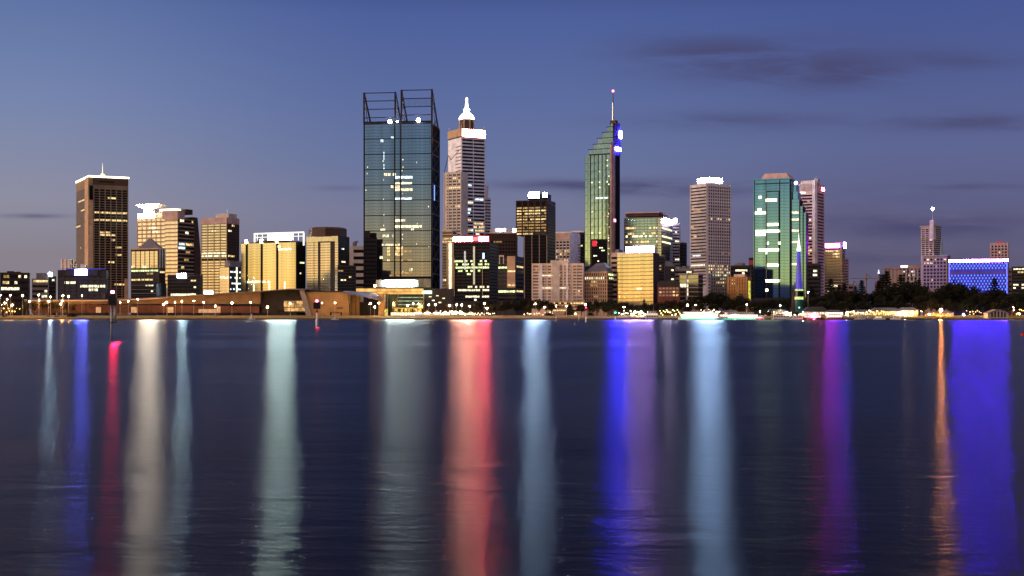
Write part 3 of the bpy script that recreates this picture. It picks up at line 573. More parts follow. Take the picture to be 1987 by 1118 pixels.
for (p, q) in ((1034, 1047), (1053, 1060), (1063, 1070), (1087, 1091), (1095, 1098), (1103, 1108), (1112, 1131)): B.bands('A', 514, 586, 12, .48, g_dark, p, q)
B.panel('A', 1072, 1086, 508, 590, conc_pale, 'central_bay', 1.2); B.boxp('roof_block', 1068, 1102, 505, 511, conc_pale, .1, .5)
B.panel('A', 1046.5, 1052.5, 511, 590, conc_white, 'pier', 1.0); B.panel('A', 1098.5, 1102.5, 509, 590, conc_white, 'pier', 1.0); B.piers('A', 511, 592, 9, .5, conc_white)
for k in range(12): B.panel('A', 1032.5, 1131, 515.5+6*k+1.8, 516.1+6*k+1.8, conc_white, 'balcony_slab', .8)
B.lit('A', 1040, 1072, 533, l_warm, prob=.8); B.lit('A', 1087, 1108, 533, l_white, prob=.8); B.lit('A', 1103, 1118, 561, l_white); B.lit('A', 1050, 1087, 567, l_warm, prob=.9); B.lit('A', 1050, 1100, 585, l_warm, prob=.7); B.rlit('A', 14, [l_gold, l_warm], 2, 2)
K = Bld('terrace_building', 'lit cream terrace building at the foot of the balcony apartments', 1070, 1134, None, 583, 1110, 4, 16, body=conc_tan)
K.bands('A', 585, 606, 3, .45, g_char); K.lit('A', 1072, 1133, 588, l_warm, 2.4, .6); K.lit('A', 1072, 1110, 603, l_warm, 3, .8)
B = Bld('apartment_block', 'orange stone grid block with bright top floor and dark hipped roof', 1133, 1179, 1196, 527, 1150, 16, cat='apartment block', body=conc_tan)
B.bands('A', 529, 586, 8, .66, conc_brown); B.bands('B', 529, 586, 8, .55, g_dark); B.piers('A', 527, 590, 11, .8, conc_tan); B.lit('A', 1134, 1178, 538, l_white, 1.9, .9); B.lit('A', 1146, 1158, 545, l_warm, 1.9); B.lit('B', 1180, 1192, 534, l_green); B.lit('B', 1180, 1192, 540, l_green, prob=.7); B.rlit('A', 4, [l_gold]); B.panel('B', 1190, 1196, 527, 590, conc_tan, 'corner_pier', .8)
MB().loft([[(-B.w/2+1,-B.d/2,B.h),(B.w/2,-B.d/2,B.h),(B.w/2,B.d/2,B.h),(-B.w/2+1,B.d/2,B.h)],[(B.u('A',1150),-3,B.z(510)),(B.u('A',1165),-3,B.z(509)),(B.u('A',1165),3,B.z(509)),(B.u('A',1150),3,B.z(510))]]).build('hipped_roof', roof_grey, B.root)

# green tower with mast
B = Bld('glass_tower', 'slender green glass tower with stepped sloping crown and red tipped mast', 1135, 1188, 1203, 300, 1600, 24, body=conc_dark)
for k, (p, q) in enumerate(((1135.5, 1140.5), (1141, 1145), (1147, 1152.5), (1154, 1160), (1162, 1167.5), (1169.5, 1175), (1177, 1183.5))):
    B.bands('A', 299+(-1 if k > 3 else 0), 516, 60 if k == 9 else 14, .97, g_green, p, q, name='window_column')
B.panel('A', 1184.5, None, 282, 520, conc_pink, 'corner_pier', 1.2); B.panel('B', None, 1192, 282, 520, conc_pink, 'corner_pier', 1.2); B.bands('B', 300, 520, 30, .8, g_dark, 1192.5, None)
# crown steps
stp = [(1143, 297, 287), (1152, 287, 277), (1160, 277, 266), (1169, 266, 255), (1178, 255, 245), (1185, 245, 238)]
for p, r0, r1 in stp:
    B.boxp('crown_step', p, 1188.5, r1+1.2, r0, g_green, .04, .96); B.boxp('crown_ledge', p-2, 1189, r1, r1+1.2, conc_dark, .02, .98)
B.boxp('crown_ledge', 1143, 1186, 297, 299.5, conc_dark, -.01, .2)
zc = B.z; x = B.w/2
MB().hexa([(x-2,-B.d/2-.5,zc(283)),(x+1.2,-B.d/2-.5,zc(283)),(x+1.2,B.d/2,zc(283)),(x-2,B.d/2,zc(283)),(x-2,-B.d/2+8,zc(236)),(x+1,-B.d/2+8,zc(236)),(x+1,B.d/2-2,zc(236)),(x-2,B.d/2-2,zc(236))]).build('crown_wall', copper if False else solid('violet_panel', (.14, .10, .22)), B.root)
MB().box(x-7, x, -2, 5, zc(240), zc(231)).build('mast_base', conc_brown, B.root)
MB().tube((x-4, 0, zc(232)), (x-4, 0, zc(196)), 1.3, .9).build('mast', steel_pale, B.root); MB().tube((x-4, 0, zc(196)), (x-4, 0, zc(176)), .6, .35).build('antenna', steel_dark, B.root)
MB().ball(x-4, 0, zc(173.5), 1.5).build('red_beacon', emi('beacon_red', (1, .08, .16), 14), B.root)
u0, u1 = B.u('B', 1200), B.u('B', 1203.5); MB().box(x+1.2, x+2, u0, u1, zc(265), zc(250)).build('illuminated_sign', emi('tall_blue_sign', (.03, .03, 1), 1000), B.root)
u0, u1 = B.u('B', 1193), B.u('B', 1202); MB().box(x+1.2, x+2, u0, u1, zc(290), zc(284)).build('illuminated_sign', emi('tall_blue_sign', (.03, .03, 1), 1000), B.root)
B.panel('B', 1193, 1203, 291, 300, emi('blue_wash', (.03, .03, .7), .35, False), 'sign_wash', .6)  # sign's blue light on the wall, built as a glowing panel
u0, u1 = B.u('B', 1189), B.u('B', 1193); MB().box(x+1.2, x+1.6, u0, u1, zc(430.5), zc(424.5)).build('illuminated_sign', emi('pink_small_sign', (1, .4, .6), 2.5), B.root)
B.grids['A'] = [(B.u('A', 1136), B.u('A', 1184), B.z(516), 3.2, int((B.z(299)-B.z(516))/3.2), 1.9, .16, .5)]
B.lit('A', 1156, 1178, 382, l_cool, 2.4, .75); B.lit('A', 1156, 1178, 384, l_cool, 2.4, .6)
for k in range(30): r = random.uniform(385, 505); p = random.choice((1147, 1155, 1162, 1170, 1177, 1180, 1181)); B.lit('A', p, p+random.choice((2, 4)), r, random.choice([l_white, l_warm, l_gold]), 1.6)
for k in range(10): r = random.uniform(305, 385); p = random.choice((1147, 1162, 1177, 1180)); B.lit('A', p, p+3, r, random.choice([l_green, l_white]), 1.6)
K = Bld('office_building', 'black block with small red sign standing in front of the green tower', 1147, 1178, None, 464, 1380, 4, 20, body=black_paint); K.bands('A', 468, 530, 12, .5, g_dark); K.rlit('A', 14, [l_white, l_green], 2, 2); K.panel('A', 1149, 1158, 467, 478, emi('small_red_sign', (.7, .02, .04), 1.2), 'sign', .5)

# 1211-1320
B = Bld('office_building', 'pale glass office with brown roof slab and white corner sign', 1211, 1283, 1306, 421, 1560, 12, body=conc_grey)
B.bands('A', 423, 525, 19, .8, glass('pale_teal_glass', (.68, .92, .80), .1), 1211, 1274); B.bands('A', 423, 525, 19, .8, glass('bright_pale_glass', (.95, 1, .78), .1), 1276, 1283); B.bands('B', 423, 525, 19, .7, MATS['bright_pale_glass'])
B.boxp('roof_slab', 1214, 1279, 413, 419, conc_brown, .0, .7); B.boxp('roof_slab', 1213, 1280, 411, 413, conc_pink, -.03, .72); B.boxp('roof_plant', 1279, 1284, 414, 421, conc_brown, .1, .5)
for r in (443, 451, 460, 469): B.lit('A', 1214, 1272, r, random.choice([l_white, l_warm]), 2.6, .45)
for r in (444, 457, 466, 480, 486): B.lit('A', 1275, 1283, r, l_white); B.lit('B', 1284, 1304, r, l_white)
B.sign('B', 1286, 1304, 421, 431, (.75, .65, 1), 90); B.sign('A', 1213, 1216, 425, 428, (.8, 1, .9), 1, .4, 'corner_lamp')
B = Bld('office_building', 'grey slab side of the pale glass office with round white logo lamp', 1305, 1319, None, 433, 1590, 5, 24, body=conc_grey); B.boxp('roof_plant', 1306, 1312, 422, 433, conc_grey, .1, .5); B.rlit('A', 0) if B.grids['A'] else None
B.bands('A', 436, 530, 16, .5, g_dark); B.rlit('A', 8, [l_white]); B.sign('A', 1307, 1313, 424, 432, (.8, .75, 1), 60, -1, 'logo_lamp', 1.5)
B = Bld('office_building', 'thin black block behind the pale glass office', 1320, 1332, None, 471, 1600, 5, 20, body=conc_dark); B.bands('A', 474, 530, 9, .5, g_dark); B.plant(1)

# gold 1197-1268
B = Bld('office_building', 'golden mirrored office with dark floor lines and violet rooftop sign', 1197, 1268, None, 491, 1140, 24, 12, body=conc_dark)
B.bands('A', 491, 593, 14, .86, g_gold); B.lit('A', 1220, 1246, 563, l_white, 2.4, .8, hf=.6)
B.sign('A', 1213, 1267, 477.5, 488.5, (.46, .26, 1), 260, -2.2, back=3.2); B.boxp('roof_plant', 1215, 1266, 479, 491, conc_pale, .35, .8); B.panel('A', None, None, 488.8, 492, conc_white, 'parapet_band', .5)
K = Bld('office_building', 'pink striped sliver beside the golden office', 1186, 1197.5, None, 490, 1165, 15, 20, body=conc_pink); K.bands('A', 496, 590, 10, .45, g_dark); K.boxp('roof_block', 1192, 1199, 484, 490, conc_grey)
K = Bld('office_building', 'dark stepped office beside the golden office', 1266, 1289, None, 497, 1200, 4, 30, body=conc_dark); K.bands('A', 500, 590, 14, .5, g_dark); K.lit('A', 1269, 1276, 516, l_cool); K.lit('A', 1269, 1277, 543, l_white); K.lit('A', 1271, 1275, 549, l_white); K.rlit('A', 5); K.parapet(conc_grey, .7)
K = Bld('office_building', 'black house fronted block with grey gabled roof', 1284, 1309, None, 517, 1260, 3, 24, body=conc_dark); 
MB().prism([(-K.w/2-1, K.h), (K.w/2+1, K.h), (K.w/2-5, K.z(507)), (-K.w/2+4, K.z(507))], -K.d/2-.5, K.d/2).build('gabled_roof', roof_grey, K.root); K.bands('A', 520, 590, 8, .4, g_dark, 1302, None); K.lit('A', 1300, 1308, 541, l_white); K.rlit('A', 3)
K = Bld('office_building', 'grey concrete office with green rooftop garden below the gridded white tower', 1300, 1345, None, 521, 1300, 3, 24, body=conc_grey); K.bands('A', 524, 590, 8, .45, g_dark); K.rlit('A', 5); K.plant(4)
B = Bld('brick_building', 'low dark brick building with three rows of small lit windows', 1276, 1318.5, None, 548, 1120, 3, 22, body=brick)
B.panel('A', None, None, 545, 556, conc_dark, 'roof_fascia', .5)
for j, r in enumerate((558, 565, 571.5)):
    for k in range(6):
        px = 1279+k*6.6; m = l_warm if (j, k) in ((1, 0), (1, 4), (2, 4), (2, 5)) else emi('faint_window', (.8, .4, .25), .32, False)
        f = B.slab('A', B.u('A', px), B.u('A', px)+1.9, B.z(r+3.6), B.z(r), .1).build('window', m, B.root)
B = Bld('office_building', 'cream glass mid-rise with bright white floors and projecting roof', 1318.5, 1355, 1364, 532, 1150, 18, body=conc_pale)
og = glass('olive_pale_glass', (.62, .64, .34), .2, var=.2)
B.bands('A', 533, 583, 6, .86, og, 1319, 1332); B.bands('A', 533, 583, 6, .8, og, 1335, 1355); B.bands('B', 533, 583, 6, .8, g_dark); B.panel('A', 1332, 1334, 530, 583, conc_white, 'pier', .8); B.parapet(conc_pale, .7, .8)
for r in (550, 556.5): B.lit('A', 1319.5, 1332, r, l_white, 2.6)
for r in (549, 557, 565, 573): B.lit('A', 1335, 1355, r, l_white, 2.6, .95)
# 1340-1418
B = Bld('office_tower', 'white gridded tower with brilliant blue white rooftop box', 1339.5, 1372, 1418.5, 356, 1450, 56, body=conc_white)
B.bands('A', 360, 555, 31, .42, g_char, 1341, 1370); B.bands('B', 360, 580, 36, .58, g_dark, 1374, None); B.piers('B', 356, 585, 11, 1.35, conc_white, 1373, None, .3); B.panel('A', 1371, None, 356, 580, conc_white, 'corner_pier', .8); B.panel('A', None, 1341, 356, 560, conc_white, 'corner_pier', .8)
P = B.root.matrix_basis.inverted() @ Vector((PX(1377.5, B.root.location.y), B.root.location.y, 0))
MB().box(P.x-9, P.x+9, P.y-11, P.y+11, B.h, B.z(352)).build('roof_plinth', conc_white, B.root)
MB().box(P.x-8.4, P.x+8.4, P.y-10.4, P.y+10.4, B.z(352), B.z(343.3)).build('light_box_casing', conc_white, B.root)
bwm = emi('blue_white_box', (.36, .60, 1), 460)
MB().box(P.x-8.3, P.x+8.3, P.y-10.6, P.y-10.45, B.z(351.8), B.z(343.5)).build('rooftop_light_box', bwm, B.root); MB().box(P.x+8.45, P.x+8.6, P.y-10.3, P.y+10.3, B.z(351.8), B.z(343.5)).build('rooftop_light_box', bwm, B.root)
for k in range(9): B.lit('A', 1342, 1370, 500+k*4, l_white if k in (5,) else l_gold, 2.2, .0)
B.lit('A', 1340, 1368, 515, l_white, 2.2, 1); B.lit('A', 1344, 1360, 493, l_cool, 2.2, .9); B.lit('A', 1342, 1346, 399, l_warm); B.lit('A', 1346, 1352, 460, l_warm); B.lit('A', 1341, 1346, 439, l_warm); B.lit('A', 1346, 1360, 406, l_gold)
for r, pr, m in ((516, .5, l_warm), (522, .7, l_warm), (528, .8, l_warm), (534, .5, l_green), (406, .25, l_gold), (426, .3, l_warm), (494, .3, l_gold)): B.lit('B', 1374, 1416, r, m, 2.0, pr)
B.rlit('B', 8, [l_gold], 2, 1)
B = Bld('office_building', 'low dark office with white sign strip east of the white gridded tower', 1418, 1456, None, 515, 1300, 3, 24, body=conc_dark); B.bands('A', 517, 580, 7, .5, g_dark); B.panel('A', 1427, 1450, 523, 526.5, l_white, 'shop_sign', .5); B.plant(4); B.rlit('A', 5)
B = Bld('office_building', 'narrow dark tower with red top squeezed beside the turquoise tower', 1453, 1463, None, 500, 1380, 4, 20, body=conc_dark); B.panel('A', None, None, 505, 514, emi('dull_red_top', (.35, .01, .03), .5, False), 'red_sign', .4); B.bands('A', 517, 580, 8, .5, g_dark)
B = Bld('apartment_block', 'dim grey gridded apartment block below the white tower', 1378, 1412, None, 536, 1170, 5, 24, cat='apartment block', body=conc_grey); B.bands('A', 538, 586, 7, .5, g_dark); B.piers('A', 536, 588, 8, 1.0, conc_grey); B.lit('A', 1396, 1400, 542, l_white); B.lit('A', 1402, 1408, 542, l_warm); B.rlit('A', 3)
B = Bld('apartment_block', 'orange rendered apartment block with a yellow stair light column', 1411, 1451, 1458, 537, 1140, 16, cat='apartment block', body=rust)
B.bands('A', 540, 588, 7, .35, conc_brown, 1414, 1449); B.piers('A', 537, 588, 8, 1.6, rust); B.lit('A', 1420, 1426, 543, l_warm); B.lit('A', 1420, 1426, 549, l_white); B.lit('A', 1427, 1434, 556, l_gold); B.lit('A', 1427, 1434, 563, l_gold); B.lit('A', 1427, 1434, 570, l_gold); B.panel('B', 1452, 1455, 545, 583, emi('stair_yellow', (.75, .75, .08), .9, False, .7, .4), 'stair_light', .6)
B.boxp('roof_canopy', 1424, 1445, 532, 537, conc_pink, .0, .5)

# turquoise tower
B = Bld('glass_tower', 'turquoise mirrored tower with inset bay, stepped east side and pink roof cap', 1462, 1535, 1548, 347, 1350, 9, body=conc_dark)
TW = B; l_tw = emi('floor_light', (.85, 1, .60), 6, True, .6, .5)
B.bands('A', 348, 578, 38, .94, g_turq, 1465, 1486); B.bands('A', 348, 371, 4, .94, g_turq, 1487, 1512); B.bands('A', 371, 578, 34, .94, g_turq, 1488.5, 1510.5); B.bands('A', 348, 578, 38, .94, g_turq, 1514, 1532)
B.panel('A', 1462.3, 1463.5, 347, 578, g_turq, 'corner_glass', .5); B.bands('B', 348, 578, 38, .9, g_char)
B.panel('A', 1486.8, 1487.6, 370, 540, steel_pale, 'bay_edge', .9); B.panel('A', 1511.3, 1513, 370, 578, black_paint, 'bay_edge', .7); B.panel('A', 1487, 1513, 369.3, 370.7, black_paint, 'bay_top', .8); B.panel('A', 1532.5, 1534.6, 347, 578, black_paint, 'painted_shadow_joint', .6); B.panel('A', 1466, 1531, 354.5, 356, black_paint, 'belt_line', .6)  # black strip painted as the shadowed joint beside the corner
u = B.u('A', 1462), B.u('A', 1535)
MB().loft([[(B.u('A',1474),-B.d/2+2,B.h),(B.u('A',1533),-B.d/2+2,B.h),(B.u('A',1533),B.d/2-2,B.h),(B.u('A',1474),B.d/2-2,B.h)],[(B.u('A',1482),-B.d/2+7,B.z(334)),(B.u('A',1524),-B.d/2+7,B.z(334)),(B.u('A',1524),B.d/2-7,B.z(334)),(B.u('A',1482),B.d/2-7,B.z(334))]]).build('roof_cap', conc_pink, B.root)
B.parapet(g_turq, 1.0, .2)
K = B
def wing(p0, p1, top, dep, y0):
    u0, u1 = B.u('A', p0), B.u('A', p1); b_ = MB().box(u0, u1, y0, y0+dep, -.5, B.z(top)).build('stepped_wing', conc_dark, B.root)
    n = int((578-top)/6); z0, z1 = B.z(578), B.z(top); s_ = (z1-z0)/n
    f = MB().box(u0+.3, u1-.6, y0-.14, y0+.1, -s_*.46, s_*.46).build('window_band', g_turq, B.root, (0, 0, z0+s_*.5))
    for i in range(1, n): cp(f, (0, 0, z0+s_*(i+.5)))
    return u0, u1, y0
wing(1535, 1551, 387, 20, -B.d/2+3); wing(1551, 1557, 400, 16, -B.d/2+5); wing(1557, 1563, 412, 12, -B.d/2+7)
B.boxp('turret', 1534, 1542, 356, 372, g_turq, .2, .7); B.boxp('turret', 1536, 1546, 371, 387, g_turq, .15, .6)
MB().ball(B.u('A', 1542), -B.d/2+8, B.z(354), 2.0).build('roof_lamp', emi('bluish_lamp', (.8, .8, 1), 3, False), B.root)
for r, p, q, pr in ((412.5, 1463, 1534, .97), (426, 1488, 1534, .95), (433, 1488, 1531, .85), (447.5, 1466, 1511, .9), (447.5, 1513, 1533, .8), (454.5, 1466, 1532, .9), (469.5, 1466, 1492, .8), (484.5, 1463, 1486, .9), (484.5, 1512, 1514, 1), (512.5, 1463, 1534, .95), (405, 1470, 1485, .9), (389, 1507, 1526, .8), (383, 1466, 1484, .4), (491, 1488, 1530, .3), (541, 1466, 1526, .4), (556, 1466, 1486, .5), (563, 1490, 1501, 1), (547, 1513, 1522, .5), (469.5, 1514, 1530, .3)):
    B.lit('A', p, q, r, l_tw, 3.4, pr)
for r in (412.5, 426, 447.5, 512.5, 469.5): MB().box(B.u('A', 1536), B.u('A', 1549), -B.d/2+2.7, -B.d/2+3.2, B.z(r)-1, B.z(r)+1).build('lit_window', l_white, B.root)
# 1545-1600
B = Bld('office_tower', 'pink and white striped tower rising behind the turquoise tower', 1546, 1583, 1599.5, 356, 1460, 18, body=solid('pink_render', (.78, .52, .58)))
B.bands('A', 376, 578, 34, .55, g_dark, 1552, 1576); B.bands('B', 372, 578, 34, .4, g_dark, 1586, 1598); B.panel('A', None, None, 356, 370, conc_pink, 'top_wall', .7); B.panel('A', 1577, None, 350, 578, conc_white, 'corner_pier', 1.0); B.panel('B', None, 1585, 350, 578, conc_white, 'corner_pier', 1.0)
B.boxp('roof_screen', 1552, 1578, 349, 356, conc_pale, .1, .3); B.boxp('roof_block', 1578, 1586, 347, 356, conc_pale, .05, .3); B.panel('A', 1553, 1563, 371, 375, l_white, 'lit_floor', .4); B.panel('A', 1569, 1576, 372, 375, l_gold, 'lit_floor', .4)
B.sign('B', 1593, 1598, 361, 368, (1, .05, .16), 150, .9, 'red_lamp'); B.lit('A', 1566, 1572, 388, l_gold); B.mast(1575, 340, 350, .25); B.lit('A', 1567, 1582, 480, l_warm, 2.2, .7); B.lit('A', 1567, 1582, 487, l_warm, 2.2, .7); B.lit('A', 1567, 1582, 493, l_warm, 2.2, .7); B.rlit('A', 3)
B = Bld('office_building', 'black block with three lit windows below the pink striped tower', 1566, 1592, None, 511, 1290, 3, 20, body=conc_dark); B.bands('A', 514, 585, 9, .55, g_dark); B.lit('A', 1578, 1586, 523, l_white); B.lit('A', 1577, 1585, 530, l_white); B.lit('A', 1582, 1586, 537, l_white)
B = Bld('office_building', 'mid-rise office with glowing violet sign and grey brown floors', 1600, 1634, 1640, 481, 1360, 18, body=conc_tan)
B.bands('A', 484, 580, 17, .66, glass('brown_glass', (.42, .33, .22), .2)); B.bands('B', 484, 580, 17, .5, g_char); B.panel('A', None, None, 470, 482, conc_pale, 'sign_wall', .4); B.sign('A', 1602, 1630, 472.5, 480.5, (.45, .02, 1), 260); B.panel('A', 1601, 1632, 471, 473, emi('magenta_halo', (1, .03, .4), 1.5, False), 'sign_halo', .8); B.sign('B', 1634.5, 1640, 470, 481, (.05, .03, 1), 800)  # magenta strip glows as the violet sign's painted halo
B.lit('A', 1601, 1630, 488, l_warm, 2.4, 1); B.lit('A', 1610, 1626, 557, l_white, 2.4, 1); B.rlit('A', 4)
K = Bld('office_building', 'coral pink striped block behind the violet signed office', 1632, 1646, None, 501, 1390, 12, 20, body=conc_pink); K.bands('A', 504, 580, 15, .4, g_dark); K.panel('A', 1633, 1645, 501, 503, conc_pink, 'roof_edge', .6)
K = Bld('office_building', 'small brown block behind the pines near the coral block', 1646, 1656, None, 552, 1400, 5, 20, body=conc_tan); K.bands('A', 554, 580, 3, .4, g_dark)

# bell tower
r0 = PX(1550, 1085); bt = empty('bell_tower', (r0, 1085, GZ), 'slim riverside bell tower with blue lit copper spire and green glass base', 'bell tower')
z = lambda row: PZ(row, 1085)-GZ
MB().lathe(0, 0, [(2.7, z(562)), (2.0, z(520)), (1.1, z(487))], 12).build('spire', solid('spire_blue', (.12, .12, .6), .4), bt, smooth=False)
for k in range(12):
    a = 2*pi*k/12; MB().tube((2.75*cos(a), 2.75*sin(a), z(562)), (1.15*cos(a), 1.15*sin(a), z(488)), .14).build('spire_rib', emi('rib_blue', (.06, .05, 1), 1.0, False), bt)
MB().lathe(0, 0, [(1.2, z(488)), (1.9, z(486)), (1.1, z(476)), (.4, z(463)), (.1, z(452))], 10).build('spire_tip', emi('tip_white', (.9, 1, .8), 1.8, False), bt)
MB().lathe(0, 0, [(3.6, z(600)), (3.6, z(582)), (3.2, z(564)), (2.8, z(562))], 12).build('glass_shaft', g_dark, bt)
for k, r in enumerate((563, 577.5)): MB().lathe(0, 0, [(3.75, z(r+(1.5 if k == 0 else 4))), (3.75, z(r-1.5))], 12).build('lit_gallery', emi('gallery_green', (.75, 1, .35), 1.6 if k else 1.0, False, .6, 1.5), bt)
MB().lathe(0, 0, [(4.2, z(606)), (3.9, z(583))], 12).build('base', solid('base_green', (.03, .13, .12), .3), bt)
for sgn in (-1, 1):
    MB().hexa([(sgn*4.5,-2,0),(sgn*7,-2,0),(sgn*7,2,0),(sgn*4.5,2,0),(sgn*3.0,-1,z(548)),(sgn*3.3,-1,z(548)),(sgn*3.3,1,z(548)),(sgn*3.0,1,z(548))]).build('sail', conc_brown, bt)
MB().ball(-.5, -4.2, z(597), .4).build('lamp', emi('cyan_lamp', (.4, .9, 1), 8, False), bt)

# hospital and apartment cluster on the east side
B = Bld('apartment_block', 'broad low mauve apartment block with scattered lit rooms', 1713, 1834, None, 519, 1480, 6, 30, cat='apartment block', body=conc_grey)
B.bands('A', 523, 585, 9, .5, g_dark); B.piers('A', 519, 585, 17, 1.6, conc_pale); B.panel('A', 1714, 1750, 519, 585, conc_tan, 'west_wall', .2); B.panel('A', None, None, 518, 521, conc_pink, 'roof_edge', 1.2); B.boxp('roof_block', 1748, 1788, 514, 519, conc_tan, .2, .5); B.panel('A', 1748, 1761, 514.5, 518, emi('cream_lamp', (1, .9, .75), 4), 'roof_lamp', 1.5)
for p, q, r in ((1750, 1756, 528), (1768, 1776, 526), (1762, 1766, 534), (1770, 1776, 533), (1791, 1805, 527), (1828, 1833, 527), (1828, 1833, 539), (1806, 1826, 543), (1768, 1774, 548), (1756, 1760, 544)): B.lit('A', p, q, r, l_pink, 2.2, .9)
B.rlit('A', 6, [l_pink, l_warm, l_gold], 2.2, 2)
B = Bld('apartment_tower', 'slim mauve apartment tower with white turret and bright mast light', 1787, 1812, 1826, 439, 1450, 24, cat='apartment tower', body=conc_pale)
B.bands('A', 443, 496, 13, .5, g_char, 1789, 1811); B.bands('B', 443, 496, 13, .4, g_char); B.piers('A', 439, 496, 4, .9, conc_pale); B.parapet(conc_pink, .8, 1.0)
for p, q, r in ((1803, 1810, 445), (1804, 1810, 464), (1802, 1806, 487), (1803, 1808, 449)): B.lit('A', p, q, r, l_pink, 2)
P = B.root.matrix_basis.inverted() @ Vector((PX(1810, B.root.location.y-10), B.root.location.y-10, 0))
MB().box(P.x-2.2, P.x+2.2, P.y-3, P.y+3, B.z(465), B.z(427)).build('turret', conc_white, B.root); MB().tube((P.x, P.y, B.z(428)), (P.x, P.y, B.z(406)), .5, .25).build('mast', steel_pale, B.root); MB().ball(P.x, P.y, B.z(405), 1.5).build('mast_light', emi('mast_white', (.75, .9, 1), 60), B.root)
B = Bld('apartment_block', 'stepped mauve apartment block below the slim turreted tower', 1790, 1838, 1844, 496, 1430, 12, cat='apartment block', body=conc_pink)
B.bands('A', 500, 560, 9, .5, g_dark); B.bands('B', 500, 560, 9, .4, g_dark); B.piers('A', 496, 560, 8, 1.0, conc_pale); B.parapet(conc_white, .6, .8)
for p, q, r in ((1797, 1803, 501), (1813, 1817, 501), (1830, 1839, 501), (1793, 1800, 508), (1793, 1800, 513), (1808, 1812, 508)): B.lit('A', p, q, r, l_pink, 2.2)
B.rlit('A', 5, [l_pink], 2.2, 2)
MB().lathe(B.u('A', 1824), 0, [(2.2, B.h), (1.2, B.z(478)), (.2, B.z(457))], 8).build('green_spire', solid('verdigris', (.25, .35, .28)), B.root)
# blue LED building
B = Bld('led_building', 'broad civic block floodlit blue with diamond lights and glowing top edge', 1841, 1957, None, 505, 1340, 0, 25, body=solid('blue_panel', (.03, .03, .10)))
bp = emi('blue_facade_glow', (.06, .03, .85), .34, False, .6, .08); bl = emi('blue_led', (.06, .17, 1), 3.0); bp2 = emi('blue_facade_dim_glow', (.14, .05, .45), .35, False, .6, .08)
B.panel('A', 1841.5, 1956.5, 510, 580, bp, 'lit_facade', .3); B.panel('A', 1841.5, 1956.5, 527, 531, bp2, 'middle_belt', .45)  # blue floodlighting put in as glowing panels
B.panel('A', 1841, 1957, 502.8, 507.7, conc_dark, 'band_casing', 1.3, .2); B.panel('A', 1841, 1956.8, 503, 507.5, emi('top_violet_light', (.06, .012, 1), 1900, True, .85, .16), 'roof_light_band', 1.4, -1.33)
fin = MB().box(-.04, .04, -B.d/2-2.9, -B.d/2-1.42, B.z(507.7), B.z(502.8)).build('added_baffle', black_paint, B.root, (-B.w/2+.3, 0, 0))  # fins added to keep the band's light off other buildings
nf_ = int((B.w-.6)/.95)
for k in range(1, nf_+1): cp(fin, (-B.w/2+.3+(B.w-.6)*k/nf_, 0, 0))
for p in (1842, 1954): B.panel('A', p-.8, p+.4, 508, 575, emi('blue_edge', (.2, .2, 1), 2.5, False), 'edge_light', .7)
rows = [511, 515.5, 520, 534, 539.5, 545, 550.5, 556, 561.5, 567]; cnt = 0; rest = MB()
led = None
for j, r in enumerate(rows):
    for k in range(18):
        px = 1844+6.3*k+(3.1 if j % 2 else 0)
        if px > 1955: continue
        u, zz_ = B.u('A', px), B.z(r)
        tgt = MB() if cnt < 96 else rest
        y = -B.d/2-.55
        tgt.loft([[(u-.62, y, zz_), (u, y, zz_-1.15), (u+.62, y, zz_), (u, y, zz_+1.15)], [(u-.45, y-.3, zz_), (u, y-.3, zz_-.9), (u+.45, y-.3, zz_), (u, y-.3, zz_+.9)]])
        if cnt < 96: tgt.build('led_lamp', bl, B.root)
        cnt += 1
o = rest.build('led_lamps', bl, B.root); o['kind'] = 'stuff'
B = Bld('apartment_tower', 'mauve apartment tower with red roof band behind the blue lit block', 1921, 1957, None, 471, 1650, 5, 22, cat='apartment tower', body=conc_pink); B.bands('A', 475, 515, 7, .5, g_dark); B.piers('A', 471, 515, 6, 1.6, conc_pink); B.boxp('red_roof_box', 1933, 1945, 468, 471, emi('red_roof_box', (.7, .02, .05), .6, False), 0, .3); B.lit('A', 1938, 1944, 489, l_pink)
B = Bld('office_building', 'pale narrow wing beside the blue lit block', 1957, 1963, None, 520, 1350, 3, 20, body=conc_tan); B.bands('A', 523, 580, 6, .3, g_dark)
B = Bld('office_building', 'black office at the east end with lit floors', 1963, 1995, None, 517, 1300, 3, 26, body=conc_dark); B.bands('A', 519, 580, 10, .5, g_dark)
for r in (524, 550, 556): B.lit('A', 1966, 1993, r, l_white, 2.4, .85)
B.rlit('A', 4)
